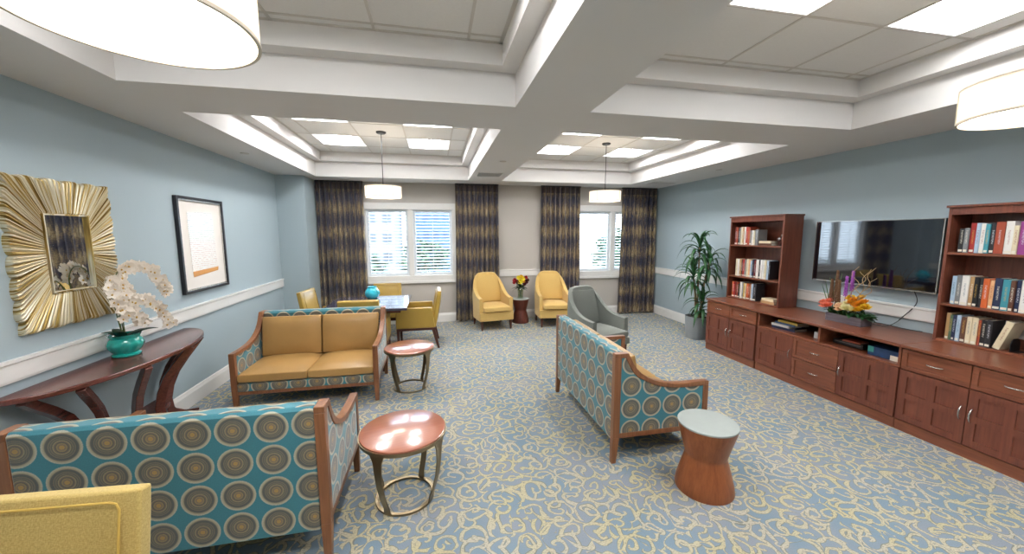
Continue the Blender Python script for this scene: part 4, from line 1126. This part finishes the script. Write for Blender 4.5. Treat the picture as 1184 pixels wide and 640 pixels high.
for (y, h) in ((-.01, .54), (.045, .48)):
    m = MB(); m.tube([(0, y, .06), (0, y, h)], .004, 6)
    for k in range(46):
        f = k/46; a = k*2.4; m.ell((.013*cos(a)*(1-.5*f), y+.013*sin(a)*(1-.5*f), h-.2+f*.21), (.009, .009, .008), 1, .2, k)
    m.build('bloom_spike', M['petal_purple'], t, uv=False)
m = MB()
for (y, z, w) in ((-.03, .6, .03), (-.10, .55, -.03), (-.19, .6, .02), (-.21, .50, .03), (-.14, .58, .02)):
    pts = []
    for k in range(24):
        f = k/23; pts.append((.02*sin(14*f+y*40), -.05+(y+.05)*f+w*sin(17*f)*.8, .08+(z-.08)*f))
    m.tube(pts, [.0045*(1-.6*k/23) for k in range(24)], 6)
m.build('curly_twigs', M['twig'], t, uv=False)
m = MB()
for k in range(5): leaf(m, (.01, .16+.01*k, .1), (0, .12*(k-1), 1), .42-.03*k, .006, .1, 6)
solid(m.build('grass_blades', M['leaflime'], t, uv=False))

# bouquet between lounge chairs
t = thing('bouquet', 'small bouquet of red and yellow flowers in a glass vase on the dark drum table', 'flowers', (1.585, 6.86, .46))
MB().lathe([(0, 0), (.05, 0), (.055, .01), (.048, .07), (.055, .15), (.062, .17), (.058, .17), (.051, .15), (.044, .07), (.05, .012), (0, .01)], 32).build('vase', M['vaseglass'], t)
m = MB()
for k in range(12):
    a = k*2.4; m.tube([(.025*cos(a), .025*sin(a), .015), (.02*cos(a+2), .02*sin(a+2), .13), (.08*cos(a+2.4), .05*sin(a+2.4), .26)], .003, 5)
m.build('stems', M['stemg'], t, uv=False)
for (x, z, r, mt) in [(-.02, .32, .055, 'petal_lemon'), (.03, .38, .05, 'petal_lemon'), (-.05, .40, .045, 'petal_lemon'), (.0, .42, .04, 'petal_yellow'), (-.12, .35, .045, 'petal_red'), (-.13, .31, .035, 'petal_red'), (.09, .40, .04, 'petal_red'), (.09, .32, .05, 'petal_dark'), (.13, .35, .035, 'petal_rust'), (.05, .33, .04, 'petal_orange'), (-.07, .32, .04, 'petal_dark'), (.06, .28, .04, 'petal_dark')]:
    m = MB(); bloom(m, (0, 0, 0), r, (x*3, -1, .5), 3, 7, int(x*100)); o = m.build('bloom', M[mt], t, uv=False); o.location = (x, -.03-.02*cos(x*9), z)
m = MB(); rn = random.Random(4)
for k in range(40):
    a = rn.uniform(0, 2*pi); leaf(m, (0, 0, .2), (cos(a), sin(a)*.7, rn.uniform(-.1, 1.6)), rn.uniform(.1, .19), .02, .6, 5)
solid(m.build('foliage', M['leafdark'], t, uv=False))

# ------------------------------------------------------------------ outside
o = struct(MB().box(-60, 60, YB+.6, 90, -3.2, -3.0).build('ground_outside', M['concrete'], smooth=False))
def building(label, x, y, w, d, h, col, wc, nf, nw):
    t = thing('building', label, 'building', (x, y, -3.0))
    MB().box(-w/2, w/2, 0, d, 0, h).build('walls', plain('facade', col, .8), t, smooth=False)
    m = MB()
    for i in range(nw):
        for j in range(nf):
            cx = -w/2+(i+.5)*w/nw; cz = (j+.5)*h/nf; m.box(cx-w/nw*.28, cx+w/nw*.28, -.05, 0, cz-h/nf*.27, cz+h/nf*.27)
    m.build('windows', plain('facade_window', wc, .2), t, smooth=False)
    MB().box(-w/2-.2, w/2+.2, -.2, d, h, h+.4).build('parapet', plain('parapet', col, .8), t, smooth=False)
building('pale apartment block seen through the left window', -6.6, 34, 6.5, 8, 12, '#85878c', '#474d55', 7, 5)
building('blue-grey office block seen at the right of the left window', 1.2, 40, 7, 8, 11, '#4f6a8a', '#3a526e', 6, 7)
def tree(label, x, y, z0, h, r, seed):
    t = thing('tree', label, 'tree', (x, y, -3.0)); rn = random.Random(seed)
    MB().tube([(0, 0, 0), (.1, 0, h*.4), (0, 0, h*.75)], [.18, .14, .06], 8).build('trunk', M['cane'], t)
    m = MB()
    for k in range(300):
        d = Vector((rn.gauss(0, 1), rn.gauss(0, 1), rn.gauss(0, 1))).normalized()*r*rn.uniform(.5, 1)
        c = Vector((d.x, d.y, h*.68+d.z*.8))
        for q in range(5):
            a = rn.uniform(0, 6.28); leaf(m, c, (cos(a), sin(a), rn.uniform(-.4, .8)), .38, .1, .5, 2)
    m.build('crown', M['treeleaf'], t, uv=False, smooth=False)
tree('green tree outside the right window', 8.6, 15.5, 0, 5.6, 1.6, 1)
tree('green tree outside near the edge of the right window', 6.4, 20.5, 0, 5.4, 1.6, 2)
tree('round green tree in front of the pale apartment block', -3.9, 21, 0, 3.9, 1.4, 3)
tree('green tree in front of the blue-grey office block', -.6, 24, 0, 4.6, 1.6, 4)

# ------------------------------------------------------------------ world, light, camera
sc = bpy.context.scene
w = bpy.data.worlds.new('World'); sc.world = w; w.use_nodes = True
bg = w.node_tree.nodes['Background']; bg.inputs[0].default_value = (.80, .90, 1.0, 1); bg.inputs[1].default_value = 9.0
F = 430.97; yaw, pit, rol = radians(11.699), radians(-6.729), radians(-.1165)
f = Vector((sin(yaw)*cos(pit), cos(yaw)*cos(pit), sin(pit))); r = Vector((cos(yaw), -sin(yaw), 0)); u = r.cross(f)
r2 = r*cos(rol)+u*sin(rol); u2 = -r*sin(rol)+u*cos(rol)
cam = bpy.data.cameras.new('Camera'); co = bpy.data.objects.new('Camera', cam); COL.objects.link(co)
mt = Matrix((r2, u2, -f)).transposed().to_4x4(); mt.translation = Vector((0, 0, 1.7)); co.matrix_world = mt
cam.sensor_width = 36; cam.lens = F/1184*36; cam.clip_start = .05
sc.camera = co
sc.view_settings.view_transform = 'Standard'; sc.view_settings.look = 'None'; sc.view_settings.gamma = 1
sc.view_settings.use_curve_mapping = False
sc.view_settings.exposure = 0.33
sc.cycles.max_bounces = 12; sc.cycles.diffuse_bounces = 6; sc.cycles.sample_clamp_indirect = 8
